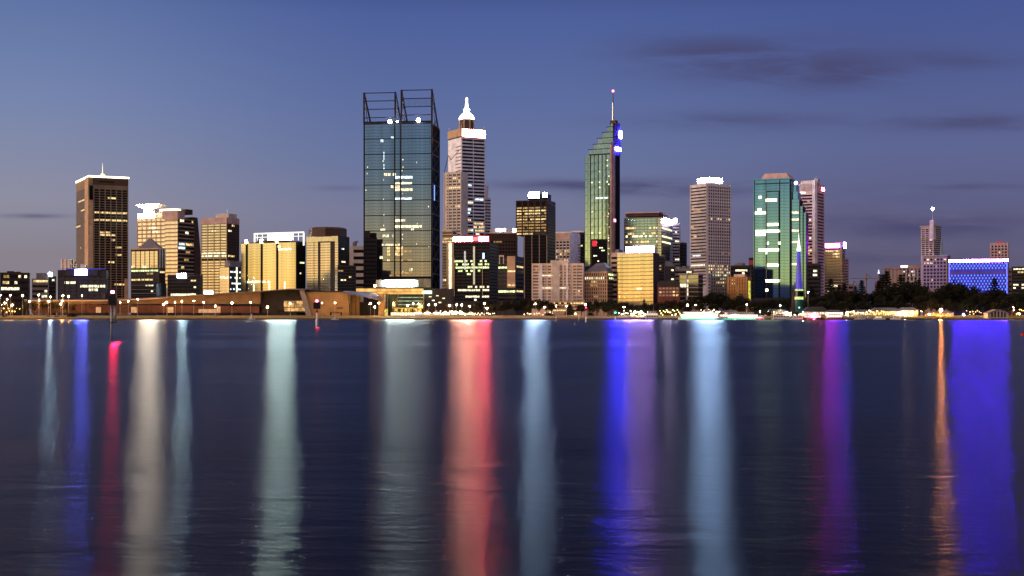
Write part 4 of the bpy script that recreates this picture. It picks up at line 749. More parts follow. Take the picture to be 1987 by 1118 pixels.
# church spire and cranes
ch = empty('church_spire', (PX(1705, 1300), 1300, GZ), 'small pointed church spire with lit white tip above the pines', 'church')
z = lambda row: PZ(row, 1300)-GZ
MB().box(-3, 3, -3, 3, 0, z(548)).build('tower', brick, ch); MB().lathe(0, 0, [(4, z(548)), (.3, z(528))], 8).build('spire', roof_grey, ch); MB().lathe(0, 0, [(1.0, z(531)), (.1, z(523))], 8).build('spire_tip', emi('cool_tip', (.7, .85, 1), 2, False), ch)
for px, top, j0, j1, lab in ((1681, 531, 1650, 1700, 'taller construction crane with long level jib'), (1656, 545, 1648, 1675, 'lower construction crane half hidden behind pines')):
    Y = 1900; c = empty('construction_crane', (PX(px, Y), Y, GZ), lab, 'crane', 'construction cranes in the distance'); z = lambda row: PZ(row, Y)-GZ
    MB().box(-.7, .7, -.7, .7, 0, z(top)).build('mast', solid('crane_paint', (.25, .14, .05)), c); MB().box(PX(j0, Y)-PX(px, Y), PX(j1, Y)-PX(px, Y), -.5, .5, z(top+10), z(top+8.6)).build('jib', MATS['crane_paint'], c)
    MB().tube((0, 0, z(top)), (PX(j1, Y)-PX(px, Y)-6, 0, z(top+9)), .2).build('tie_rod', steel_dark, c); MB().box(-1.4, 1.4, -1, 1, z(top+13), z(top+10)).build('cab', MATS['crane_paint'], c)
#@@PART2
# ------------------------------------------------------------------ convention centre and riverside pavilion
YC = 1062.0
cc = empty('convention_hall', (PX(360, YC), YC, GZ), 'long low convention hall with curving roof edge, orange lit doorways and slanted pylon', 'convention hall')
cxx = PX(360, YC); lx = lambda px: PX(px, YC)-cxx; lz = lambda row: PZ(row, YC)-GZ
def poly(pts, y0, y1, name, mat, par=cc): return MB().prism([(lx(p), lz(r)) for p, r in pts], y0, y1).build(name, mat, par)
hall_w = solid('hall_fascia', (.16, .11, .065), .75); hall_d = solid('hall_lower_wall', (.10, .045, .035), .8); roofm = solid('hall_roof', (.16, .15, .17), .5)
poly([(60,590),(60,583),(200,583),(290,579.5),(360,575.5),(430,571),(505,566.5),(505,590)], 0, 60, 'fascia', hall_w)
poly([(60,607),(60,589.5),(502,595),(502,607)], .6, 60, 'lower_wall', hall_d)
poly([(58,583.2),(58,581.6),(200,581.4),(290,577.6),(360,573.6),(430,569),(505,564.6),(560,560.5),(602,560.5),(602,562),(560,562),(505,566.4),(430,570.8),(360,575.3),(290,579.3),(200,582.9)], -2.2, 62, 'roof', roofm)
poly([(60,584.6),(60,583.3),(200,583.1),(290,579.6),(325,577.6),(325,578.6),(290,580.8),(200,584.4)], -.35, .1, 'edge_light', emi('edge_glow', (1, .42, .2), .75, False, .4, .05))
poly([(505,607),(505,567),(560,562.3),(590,562.3),(596,607)], 5, 60, 'recessed_wall', conc_dark)
art = emi('lit_foyer', (1, .55, .18), .75, False, .8, .35)
poly([(550,604),(550,584),(593,584),(598,604)], 2, 4.9, 'foyer_window', art)
for p in (556, 563, 571, 579, 587): poly([(p,604),(p,584),(p+.6,584),(p+.6,604)], 1.7, 2.1, 'mullion', conc_dark)
poly([(550,597),(550,595.6),(597,595.6),(597,597)], 1.6, 2.0, 'transom', conc_dark)
MB().hexa([(lx(595),-3,0),(lx(606),-3,0),(lx(606),14,0),(lx(595),14,0),(lx(581),-1,lz(562)),(lx(590),-1,lz(562)),(lx(590),12,lz(562)),(lx(581),12,lz(562))]).build('slanted_pylon', conc_grey, cc)
tw = solid('rendered_wall', (.36, .24, .12), .85, scale=.12)
poly([(599,613),(593,566),(675,567),(677,613)], 1.5, 50, 'end_wall', tw)
poly([(592,566),(592,563.6),(676,565),(676,567)], .6, 51, 'roof_edge', conc_dark)
for p in (640, 660.5): poly([(p,612),(p,606),(p+2.6,606),(p+2.6,612)], 1.2, 1.6, 'doorway', black_paint)
poly([(640,606.8),(640,605.6),(663,605.6),(663,606.8)], .6, 1.6, 'door_canopy', conc_brown); poly([(653,599),(653,596.6),(665,596.6),(665,599)], 1.2, 1.6, 'wall_sign', conc_brown)
dl = emi('doorway_glow', (1, .50, .22), .65, False, .35, .4)
for p, q, r in ((186, 195.5, 596), (254.5, 265, 596), (325, 336, 596), (420, 427.5, 595), (385, 419, 600)): poly([(p,607),(p,r),(q,r),(q,607)], .1, .9, 'lit_doorway', dl)
poly([(386,600),(386,599),(420,599),(420,600)], -.6, .9, 'door_canopy', conc_brown)
for k in range(14): p = 72+k*31; poly([(p,583.5 if p<300 else 580),(p+.5,583.5 if p<300 else 580),(p+.5,607),(p,607)], -.25, .4, 'wall_rib', hall_w) if p < 300 else None
# entrance canopy with columns
ec = empty('entrance_canopy', (PX(705, YC), YC-8, GZ), 'slanting blue grey entrance canopy on thin columns beside the tan wall', 'canopy')
xq = lambda px: PX(px, YC)-PX(705, YC)
MB().hexa([(xq(670),-6,lz(568)),(xq(746),-6,lz(585)),(xq(740),18,lz(578)),(xq(668),18,lz(565)),(xq(670),-6,lz(566)),(xq(746),-6,lz(583.5)),(xq(722),18,lz(567)),(xq(668),18,lz(564))]).build('roof', solid('blue_roof_sheet', (.11, .12, .22), .45), ec)
for p in (682, 690, 698, 706, 714, 722, 730): MB().box(xq(p)-.22, xq(p)+.22, 10, 10.5, 0, lz(571+(p-670)*.12)).build('column', steel_dark, ec)
MB().box(xq(678), xq(738), 16, 17, 0, lz(586)).build('back_wall', conc_dark, ec); MB().box(xq(678), xq(696), 13, 14, 0, lz(575)).build('screen_wall', tw, ec)
MB().box(xq(735), xq(746), 4, 20, 0, lz(570)).build('end_wall', tw, ec)
# pavilion
YP = 1095.0
pv = empty('riverside_pavilion', (PX(760, YP), YP, GZ), 'glazed riverside pavilion with two glowing amber eaves and a big white screen on top', 'pavilion')
xp = lambda px: PX(px, YP)-PX(760, YP); zp = lambda row: PZ(row, YP)-GZ
ea = emi('glowing_eave', (1, .52, .13), 1.15, True, .45, .25)  # orange light on the eaves put in as their own glow
MB().box(xp(690), xp(823), -6, 18, zp(560), zp(557.6)).build('roof', conc_dark, pv); MB().box(xp(693), xp(822), -5.4, -5, zp(566), zp(560.3)).build('glowing_eave', ea, pv)
MB().box(xp(727), xp(822), -3.5, -3, zp(571), zp(567)).build('glowing_eave', ea, pv); MB().box(xp(693), xp(822), -4.9, 18, zp(567), zp(560.2)).build('eave_slab', conc_tan, pv)
MB().box(xp(750), xp(822), 2, 3, 0, zp(571)).build('glass_front', glass('pavilion_glass', (.12, .16, .14), .1), pv); MB().box(xp(727), xp(824), 6, 18, 0, zp(567)).build('core', conc_dark, pv)
for k in range(4): MB().box(xp(770+k), xp(822), 1.6, 1.9, zp(578+7*k), zp(576.5+7*k)).build('lit_floor_edge', emi('floor_glow', (.7, 1, .6), .5, False, .6, .3), pv)
for p in (752, 822): MB().box(xp(p)-.4, xp(p)+.4, 0, 1, 0, zp(571)).build('column', tw, pv)
MB().tube((xp(764), 0, 0), (xp(773), 0, zp(571)), .5).build('raking_column', tw, pv)
MB().box(xp(748), xp(803), -2, 0, zp(554.5), zp(544)).build('white_screen', emi('white_screen', (.74, 1, .88), 130, True, .6, .3), pv); MB().box(xp(730), xp(812), 0.1, 1.0, zp(557.5), zp(543)).build('screen_wall', conc_grey, pv)
MB().box(xp(820), xp(838), -4, -2, zp(570), zp(565)).build('corner_light', emi('corner_light', (.8, 1, .75), 6), pv)
MB().ball(xp(729), -6, zp(555), 1.0).build('eave_lamp', emi('lamp_orange', (1, .5, .16), 60), pv)
MB().box(xp(820), xp(868), 2, 16, 0, zp(560)).build('east_wing', conc_dark, pv)
for p, r in ((832, 575), (846, 573), (838, 582), (858, 578), (851, 586)): MB().box(xp(p), xp(p+5), 1.7, 2, zp(r+2), zp(r)).build('lit_window', l_white, pv)
# waterside market terrace
YM = 1032.0
mk = empty('market_terrace', (PX(800, YM), YM, GZ), 'brightly lit market terrace wall with yellow stall frames below the glazed pavilion', 'terrace')
xm = lambda px: PX(px, YM)-PX(800, YM); zm = lambda row: PZ(row, YM)-GZ
MB().box(xm(758), xm(806), 0, 8, 0, zm(606.2)).build('terrace_wall', solid('terrace_white', (.6, .57, .45)), mk)
mg = emi('terrace_glow', (1, .85, .5), 2.6, True, .7, .7)
for k in range(9): MB().box(xm(759.5+5.2*k), xm(763.5+5.2*k), -.3, -.05, .4, zm(607.2)).build('lit_panel', mg, mk)
for k in range(9): MB().box(xm(764+6.6*k), xm(764+6.6*k)+.3, 3, 3.3, zm(606.2), zm(597.5)).build('stall_post', solid('yellow_frame', (.6, .45, .06)), mk)
MB().box(xm(762), xm(819), 2.5, 4, zm(598.5), zm(597.3)).build('stall_beam', MATS['yellow_frame'], mk); yg = emi('yellow_stall', (1, .75, .12), 1.0, True, .7, .6)
for p in (766, 777, 785, 791, 805, 812): MB().box(xm(p), xm(p+4), 4.2, 4.4, zm(605), zm(599)).build('stall_back', yg, mk)
MB().box(xm(746), xm(751), 2, 6, 0, zm(600)).build('lit_kiosk', yg, mk); MB().box(xm(806), xm(870), .5, 6, 0, zm(608)).build('steps', solid('terrace_white', 0) if 0 else MATS['terrace_white'], mk)

# market tents
tent = empty('market_tent', (PX(812, 1024), 1024, GZ), 'white peaked market tent, first beside the terrace wall', 'tent', 'white tents along the market terrace')
MB().loft([[(-2.6,-2.6,2.2),(2.6,-2.6,2.2),(2.6,2.6,2.2),(-2.6,2.6,2.2)],[(-.9,-.9,3.2),(.9,-.9,3.2),(.9,.9,3.2),(-.9,.9,3.2)],[(-.05,-.05,4.4),(.05,-.05,4.4),(.05,.05,4.4),(-.05,.05,4.4)]]).build('tent_roof', canvas, tent)
for a_ in (-1, 1):
    for b_ in (-1, 1): MB().box(a_*2.5-.06, a_*2.5+.06, b_*2.5-.06, b_*2.5+.06, 0, 2.2).build('leg', steel_pale, tent)
MB().box(-2.2, 2.2, -.5, .3, 1.5, 2.1).build('light_bar', emi('tent_light', (1, .83, .55), 14), tent)
orn = ['second', 'third', 'fourth', 'fifth', 'sixth', 'seventh']
for k in range(6): copy_tree(tent, (PX(829+17.5*k-(3 if k > 3 else 0), 1024-k), 1024-k, GZ), .2*k, (1, 1, 1-.05*k), 'white peaked market tent, %s along from the terrace wall' % orn[k])
# low festoon lights in the shrubs along the shore
def festoon(px0, px1, n, label, c=(1, .78, .4), r0=604, r1=612, Y=1019, st=14, rad=.32):
    e_ = empty('light_string', (PX((px0+px1)/2, Y), Y, GZ), label, 'light string')
    x0 = PX((px0+px1)/2, Y); m = emi('festoon_%s' % label[:12], c, st)
    pts = []
    for k in range(n):
        px = px0+(px1-px0)*(k+random.uniform(.1, .9))/n; z_ = max(.35, PZ(random.uniform(r0, r1), Y)-GZ); pts.append((PX(px, Y)-x0, random.uniform(-2, 2), z_))
    for p in pts: MB().ball(*p, rad*random.uniform(.7, 1.3), 7, 5).build('bulb', m, e_)
    b_ = MB()
    for p, q in zip(pts, pts[1:]): b_.tube(p, q, .03, n=4)
    for p in pts[::3]: b_.tube((p[0], p[1], 0), p, .05, n=4)
    b_.build('wire', black_paint, e_)
festoon(848, 900, 26, 'cream light string in the planting east of the market tents', (1, .8, .5), 603, 610)
festoon(900, 960, 20, 'sparse cream lights low along the path before the dark fig trees', (1, .7, .4), 608, 611, st=9)
festoon(1014, 1075, 12, 'small amber lights by the clipped shrubs near the conical tree', (1, .62, .3), 605, 611, st=7)
festoon(1280, 1320, 18, 'yellow green lights hung under the trees by the ferry berth', (.9, 1, .3), 601, 612, 1012, 10)
festoon(1360, 1400, 12, 'warm white lights above the long ferry', (1, .85, .6), 601, 606, 1012, 9)
festoon(1490, 1560, 16, 'cream lights around the jetty below the bell tower', (1, .9, .5), 603, 612, 1012, 9)
festoon(1640, 1690, 16, 'warm lights along the quay west of the restaurant', (1, .85, .4), 602, 611, 1010, 10)
festoon(1690, 1790, 30, 'golden lights hung along the restaurant verandah', (1, .72, .2), 603, 611, 1008, 12)
festoon(1795, 1850, 10, 'dim orange lights along the jetty below the bright orange lamp', (1, .45, .2), 607, 612, 1008, 5)
festoon(1875, 1905, 9, 'amber lights between the tree trunks west of the boat shed', (1, .55, .15), 603, 611, 1010, 6)
festoon(1965, 1990, 10, 'orange lights behind the moorings east of the boat shed', (1, .5, .12), 600, 611, 1010, 10)
festoon(1, 40, 9, 'orange lights among the trees at the far west end', (1, .5, .12), 598, 606, 1030, 8)
festoon(1200, 1262, 18, 'bright cream lights at the ferry landing below the golden office', (1, .88, .55), 603, 612, 1010, 14)

# ------------------------------------------------------------------ street lamps
def lamp_kind(c, st, rad, label):
    e_ = empty('street_lamp', (0, 0, 0), label, 'street lamp', 'street lamps along the foreshore')
    return e_
lamps = [(1,573),(20,573),(14,581),(44,574,2),(24,592,2),(57,585),(75,573,1.4),(76,583,.7),(98,576,1.5),(94,585),(122,574,2),(133,575,2),(121,584),(118,590,2.2),(159,574,1.2),(233,587,.7),(249,585,.7),(267,581),(3,593,1.3),(10,588,1.3),
 (318,591,2.2),(323,587,1.6),(340,587),(353,585,1.4),(376,584,.8),(395,587,1.2),(418,594,1.6),(450,588,2.4),(486,587,1.2),(519,596,2.2),(563,589,1.1),(625,588,.8),(650,588,1),
 (719,589,1.8),(727,596,2),(735,588,1.8),(791,593,1.8),(802,589),(812,590,1.4),(832,592,1.6),(845,591,2),(872,593,1.8),(886,591,1.4),(896,592,2.3),(911,594,1.5),(940,589,1.8),(945,598,1.9),(1039,590,1.4),(1057,596,1.9),(1136,591,1.6),(1079,594,.7),(1099,594,.7),
 (1116,609,.7),(1211,596,1.4),(1227,612,2),(1232,605,2),(1244,606,3.4),(1334,592,2),(1350,592,1),(1449,591,1),(1475,605,1),(1514,593,.9),(1568,567,.9),(1533,611,1.6),(1558,609,2),(1644,613,2.2),(1756,609,3.2),(1770,606,2.6),(1826,602,5),(1803,610,1),(1870,611,2),(1912,611,1.5),(1966,596,.9),(1978,609,1.4)]
LAMPS = []
WHITE = {1244, 1227, 1756, 1533, 1558, 1644, 1870, 1568, 1449, 1514, 1475, 1912}
def marks(px):
    for a_, t_ in ((30,'the low office at the west end'),(62,'the palms on the west bank'),(94,'the small stepped office'),(112,'the narrow block with the blue floodlight'),(150,'the black glass office with blue sign'),(215,'the blue signed office roof end'),(250,'the tall brown tower'),(300,'the pyramid roofed block'),(332,'the third lit doorway of the hall'),(362,'the round white floodlight'),(385,'the curve of the hall roof'),(430,'the wide lit hall doorway'),(468,'the narrow bronze block'),(505,'the golden finned block'),(540,'the dark recess of the hall'),(590,'the lit foyer window'),(640,'the tan end wall'),(676,'the doorway in the tan end wall'),(723,'the entrance canopy'),(745,'the canopy edge'),(797,'the market stall frames'),(806,'the white rooftop screen edge'),(822,'the end of the amber eaves'),(840,'the first market tents'),(860,'the black east wing'),(880,'the market tents'),(892,'the curved gold corner'),(905,'the red neon sign'),(925,'the pale mast'),(965,'the dark end of the neon office'),(1000,'the beige stair shaft'),(1032,'the dark fig clump'),(1048,'the west wing of the balcony apartments'),(1068,'the balcony apartments'),(1100,'the conical tree'),(1132,'the east wing of the balcony apartments'),(1150,'the orange grid block corner'),(1180,'the orange grid block'),(1205,'the pink sliver block'),(1222,'the golden office west side'),(1238,'the golden office centre'),(1262,'the golden office'),(1280,'the dark stepped office'),(1310,'the low brick building'),(1340,'the cream glass mid-rise'),(1375,'the cream mid-rise corner'),(1410,'the white gridded tower'),(1455,'the orange apartments'),(1480,'the west edge of the turquoise tower'),(1505,'the inset bay of the turquoise tower'),(1538,'the east bay of the turquoise tower'),(1565,'the bell tower'),(1600,'the pink striped tower'),(1632,'the violet signed office'),(1656,'the coral block'),(1690,'the construction cranes'),(1720,'the church spire'),(1760,'the low mauve apartments'),(1785,'the cream roof lamp'),(1815,'the slim mauve tower'),(1843,'the stepped mauve apartments'),(1885,'the west half of the blue lit block'),(1930,'the east half of the blue lit block'),(1960,'the boat shed')):
        if px <= a_: return t_
    return 'the black office at the east end'
for i, L_ in enumerate(lamps):
    px, row = L_[:2]; s_ = L_[2] if len(L_) > 2 else 1.0
    big = s_ >= 1.3; white = px in WHITE
    Y = 1016 if row >= 600 else (1026 if row > 592 else (1034 if i % 2 else 1042))
    zt = PZ(row, Y)-GZ
    if zt < .8: zt = .8
    key = (white, round(s_, 1), px == 1826)
    if px == 1826: c, st = (1, .42, .06), 1500
    elif white: c, st = (1, .88, .58), 420*s_
    else: c, st = (1, .47, .12), 520*s_**.7
    m = emi('lamp_%d_%.1f_%d' % key, c, st)
    adj = ('big ' if s_ >= 1.9 else '' if s_ >= 1 else 'faint ')+('white' if white else 'orange')
    tall = 'tall' if zt > 8 else ('short' if zt < 4 else 'mid height')
    e_ = empty('street_lamp', (PX(px, Y), Y, GZ), '%s %s lamp in front of %s' % (tall, adj, marks(px)), 'street lamp', 'street lamps along the foreshore'); LAMPS.append((px, e_))
    r = .28+.13*s_
    if px == 1826: r = .85
    MB().lathe(0, 0, [(.16, 0), (.14, .5), (.09, max(.6, zt-r*.6))], 6).build('pole', steel_pale, e_)
    MB().ball(0, 0, zt, r, 8, 6).build('globe', m, e_)
    MB().lathe(0, 0, [(r*.5, zt+r*.85), (r*.25, zt+r*1.15)], 6).build('lamp_cap', steel_dark, e_)
ORD = ['first', 'second', 'third', 'fourth', 'fifth', 'sixth', 'seventh', 'eighth']
by = {}
for px, e_ in sorted(LAMPS, key=lambda q: q[0]): by.setdefault(e_['label'], []).append(e_)
for lab, es in by.items():
    if len(es) > 1:
        for k, e_ in enumerate(es): e_['label'] = (lab+', %s from west' % ORD[k]).replace('tall big','big').replace(' in front of',' before')
fe = empty('floodlight', (PX(1826, 984), 984, 0), 'orange floodlight added on a jetty post for the river streak', 'floodlight')  # second source for the one orange lamp, added for its river streak
MB().lathe(0, 0, [(.16, -1), (.12, PZ(602.5, 984))], 8).build('post', steel_dark, fe); zf = PZ(602, 984)
MB().box(-1.0, 1.0, .02, .6, zf-1.0, zf+1.0).build('housing', steel_dark, fe)
MB().loft([[(.9*cos(k*pi/6), 0, zf+.9*sin(k*pi/6)) for k in range(12)], [(.8*cos(k*pi/6), -.06, zf+.8*sin(k*pi/6)) for k in range(12)]]).build('lamp_lens', emi('flood_orange', (1, .36, .07), 18000), fe)
# ------------------------------------------------------------------ channel markers standing in the river
def marker(px, rowb, Y, label, rows, lampc, big):
    e_ = empty('channel_marker', (PX(px, Y), Y, 0), label, 'channel marker')
    Zr = lambda r: PZ(r, Y); X_ = lambda p: PX(p, Y)-PX(px, Y)
    return e_, Zr, X_
e_, Zr, X_ = marker(218, 662, 200, 'large red lit channel marker with black cage on three steel piles', None, None, 1)
pile = solid('galvanised_pile', (.26, .27, .30), .5, .4, scale=2)
MB().lathe(X_(216.3), 0, [(.155, -2), (.155, Zr(624)), (.155, Zr(592))], 12).build('pile', pile, e_, smooth=True)
MB().lathe(X_(224.3), -.1, [(.13, Zr(628)), (.13, Zr(592))], 12).build('pile', pile, e_, smooth=True); MB().lathe(X_(220.2), .35, [(.10, Zr(627)), (.10, Zr(592))], 10).build('pile', pile, e_, smooth=True)
MB().box(X_(214.2), X_(226.5), -.25, .45, Zr(627.2), Zr(625.2)).build('cross_beam', steel_dark, e_)
for r in (619, 612, 605, 598): MB().box(X_(217), X_(224), -.14, -.09, Zr(r)-.02, Zr(r)+.02).build('rung', steel_dark, e_)
MB().box(X_(211.6), X_(227), -.5, .6, Zr(592), Zr(590.4)).build('platform', black_paint, e_)
MB().box(X_(212.5), X_(226), -.42, .52, Zr(590.4), Zr(575.5)).build('cage', black_paint, e_)
for p in (211.8, 226.6): MB().box(X_(p)-.03, X_(p)+.03, -.48, -.42, Zr(590.4), Zr(574)).build('cage_post', steel_dark, e_)
MB().box(X_(211.5), X_(227), -.47, -.43, Zr(583.3), Zr(582.7)).build('hand_rail', steel_dark, e_)
MB().box(X_(214), X_(224.5), -.3, .35, Zr(575.5), Zr(572.5)).build('battery_box', black_paint, e_)
MB().lathe(X_(218.5), 0, [(.10, Zr(572.5)), (.10, Zr(569.5)), (.16, Zr(569.3)), (.16, Zr(569))], 10).build('lamp_stem', black_paint, e_)
MB().lathe(X_(218.5), 0, [(.20, Zr(569)), (.27, Zr(567.3)), (.22, Zr(565.2)), (.05, Zr(564.2))], 14).build('red_lamp', emi('marker_red', (1, .012, .07), 1000), e_, smooth=True)
e_, Zr, X_ = marker(615, 635, 416, 'smaller red lit channel marker with dark square topmark on one pale pile', None, None, 0)
MB().lathe(0, 0, [(.42, -2), (.42, Zr(622)), (.36, Zr(619)), (.24, Zr(617)), (.24, Zr(607))], 12).build('pile', white_paint, e_, smooth=True)
MB().lathe(0, 0, [(.30, Zr(607)), (.34, Zr(604)), (.20, Zr(600))], 10).build('collar', red_paint, e_)
MB().box(X_(608.5), X_(621.5), -.5, .5, Zr(599.5), Zr(586.8)).build('topmark', black_paint, e_); MB().lathe(0, 0, [(.12, Zr(586.8)), (.12, Zr(585.6))], 8).build('lamp_stem', black_paint, e_)
MB().ball(0, 0, Zr(584.2), .38, 10, 8).build('red_lamp', emi('marker_red_far', (1, .03, .10), 80), e_)
for px, rb, Y, lab, c, rt, cn in ((1137, 625, 700, 'distant channel marker with round red topmark before the orange grid block', (1, .04, .12), 599, red_paint), (1194, 625, 690, 'distant channel marker with green lamp before the pink sliver block', (.05, 1, .5), 609, solid('green_paint', (.01, .12, .05)))):
    e_, Zr, X_ = marker(px, rb, Y, lab, None, None, 0)
    MB().lathe(0, 0, [(.38, -2), (.38, Zr(618)), (.2, Zr(617)), (.2, Zr(rt+3))], 8).build('pile', white_paint, e_); MB().ball(0, 0, Zr(rt+1.5), .75, 8, 6).build('topmark', cn, e_)
    MB().ball(0, 0, Zr(rt-2), .34, 8, 6).build('lamp', emi('marker_%d' % px, c, 14), e_)
for px, Y in ((1079, 720), (1123, 760)):
    o_ = empty('mooring_post', (PX(px, Y), Y, 0), 'thin white mooring post in the water, %s one near the conical tree' % ('western' if px == 1079 else 'eastern'), 'post', 'mooring posts'); MB().lathe(0, 0, [(.14, -1), (.14, PZ(612, Y)), (.02, PZ(611, Y))], 6).build('post', white_paint, o_); MB().lathe(0, 0, [(.15, .3), (.15, .6)], 6).build('collar', red_paint, o_)
bu = empty('mooring_buoy', (PX(1985.5, 250), 250, 0), 'dark red mooring buoy floating at the east edge of the river', 'buoy')
MB().lathe(0, 0, [(.05, -.4), (.42, -.2), (.50, .05), (.44, .32), (.22, .48), (.05, .52)], 16).build('float', red_paint, bu, smooth=True); MB().lathe(0, 0, [(.05, .5), (.05, .62), (.09, .64), (.05, .70)], 8).build('ring', steel_dark, bu)

# ------------------------------------------------------------------ boats
def hullmb(L, Wd, h, sheer=.5, n=9):
    rings = []
    for i in range(n+1):
        f_ = i/n; x = -L/2+L*f_; wd = Wd/2*(1-max(0, (f_-.55)/.45)**2.2)*(.85+.15*min(1, f_*5)); wd = max(wd, .04); zt = h+sheer*(max(0, f_-.4)/.6)**2
        rings.append([(x, -wd*.6, -.4), (x, -wd, zt*.45), (x, -wd, zt), (x, wd, zt), (x, wd, zt*.45), (x, wd*.6, -.4)])
    return MB().loft(rings)
def boat(px, Y, L, label, cabins, name='moored_boat', hull=None, rz=0, mast=0, wl_=None, cat='boat'):
    e_ = empty(name, (PX(px, Y), Y, 0), label, cat, None, rz); Wd = max(2.2, L*.24); h = .9+L*.03
    hullmb(L, Wd, h).build('hull', hull or white_paint, e_)
    z0 = h
    for (a_, b_, hh, win) in cabins:
        MB().box(a_*L, b_*L, -Wd*.36, Wd*.36, z0, z0+hh).build('cabin', white_paint, e_)
        n_ = max(2, int((b_-a_)*L/1.6)); wmm = win
        for k in range(n_):
            x0 = a_*L+(b_-a_)*L*(k+.18)/n_; x1 = a_*L+(b_-a_)*L*(k+.82)/n_
            MB().box(x0, x1, -Wd*.36-.04, -Wd*.36+.05, z0+hh*.4, z0+hh*.82).build('window', wmm, e_)
        MB().box(a_*L-.3, b_*L+.4, -Wd*.40, Wd*.40, z0+hh, z0+hh+.12).build('cabin_roof', white_paint, e_)
        z0 += hh+.12
    if mast: MB().tube((0, 0, z0), (0, 0, z0+mast), .07, .04).build('mast', steel_pale, e_)
    MB().box(-L*.46, L*.4, -Wd*.47, -Wd*.45, h+.5, h+.56).build('rail', steel_pale, e_)
    return e_
bw = emi('boat_window', (1, .78, .45), 2.2, False, .5, 1.0); bd = g_dark
fr = boat(1360, 968, 32, 'long white passenger ferry with lit decks and green waterline band, nearer the brick building', [(-.46, .36, 2.0, emi('ferry_window', (.9, 1, .85), 6, True, .5, .8)), (-.38, .26, 1.8, emi('ferry_window2', (1, .8, .6), 5, True, .5, .8)), (.08, .2, 1.3, bd)], 'passenger_ferry', cat='ferry')
MB().box(-15.4, 10, -4.0, -3.95, .15, .75).build('green_band', emi('green_glow', (.05, .75, .45), 1.3, True), fr); MB().ball(9, -3, 3.2, .55).build('deck_lamp', emi('deck_lamp', (.85, 1, .95), 60), fr); MB().box(-14, 12, -4.1, -4.0, 1.55, 1.75).build('deck_light', emi('deck_strip', (1, .85, .75), 9), fr)  # teal hull band drawn as a glowing strip
fr2 = boat(1438, 972, 34, 'long white passenger ferry with red stern lights, nearer the turquoise tower', [(-.46, .34, 1.9, MATS['ferry_window2']), (-.3, .26, 1.5, bd)], 'passenger_ferry', cat='ferry')
MB().box(-15.4, 10, -4.2, -4.15, .15, .75).build('green_band', MATS['green_glow'], fr2); MB().ball(-5, -3.6, 2.6, .6).build('deck_lamp', emi('deck_lamp2', (1, .95, .8), 70), fr2); MB().box(-10, 14, -4.3, -4.2, 1.6, 1.8).build('deck_light', MATS['deck_strip'], fr2); MB().box(9, 15.5, -3.2, -3.0, .9, 1.4).build('stern_light', emi('stern_red', (1, .08, .12), 3), fr2)
boat(1268, 985, 12, 'three decked white cruise boat seen end on at the landing', [(-.45, .3, 1.7, bd), (-.42, .25, 1.6, bw), (-.36, .15, 1.4, bd)], mast=4)
boat(1515, 984, 13, 'white cabin cruiser with dark windows west of the bell tower', [(-.42, .25, 1.7, bd), (-.3, .1, 1.3, bd)])
boat(1546, 980, 9, 'small white motor boat moored below the bell tower', [(-.3, .15, 1.3, bd)])
cb = boat(1578, 981, 14, 'dark hulled charter boat with small round lights and red lamp', [(-.45, .38, 1.8, bw), (-.45, .3, 1.5, bw)], hull=black_paint)
MB().ball(0, -2.2, 2.4, .5).build('red_lamp', emi('boat_red', (1, .03, .10), 3000), cb)
rb = boat(1620, 979, 13, 'red and white tour boat with bright cream upper deck', [(-.44, .36, 2.1, emi('tour_window', (1, .8, .75), 4, True, .4)), (-.44, .36, 1.9, emi('tour_window2', (1, .88, .6), 6, True, .4))], hull=red_paint)
boat(1669, 984, 8, 'small white runabout west of the restaurant', [(-.2, .15, 1.1, bd)]); boat(1688, 985, 8, 'small grey runabout tied beside the restaurant jetty', [(-.25, .1, 1.0, bd)], hull=conc_grey)
boat(1706, 984, 9, 'small white launch beside the restaurant verandah', [(-.3, .2, 1.2, bw)]); boat(1738, 985, 8, 'small open boat beside the brightest restaurant lights', [(-.2, .1, 1.0, bd)])
# sailing dinghies on the bank
for px, lab, h_ in ((488, 'small furled sailing boat with upright pale sail at the foot of the hall lawn', 6), (650, 'small white dinghy with low boom below the tan end wall', 3.2)):
    Y = 978; e_ = empty('sailing_boat', (PX(px, Y), Y, 0), lab, 'sailing boat'); hullmb(5.5, 1.6, .6, .25).build('hull', white_paint, e_); MB().tube((.4, 0, .5), (.4, 0, h_*.8), .06).build('mast', steel_pale, e_)
    MB().hexa([(.3,-.08,.8),(-2.0,-.08,.8),(-2.0,.08,.8),(.3,.08,.8),(.35,-.02,h_*.75),(.2,-.02,h_*.75),(.2,.02,h_*.75),(.35,.02,h_*.75)]).build('sail', canvas, e_)
    if px == 650: MB().tube((.4, 0, 1.4), (-4, 0, 1.9), .12).build('boom', steel_pale, e_)
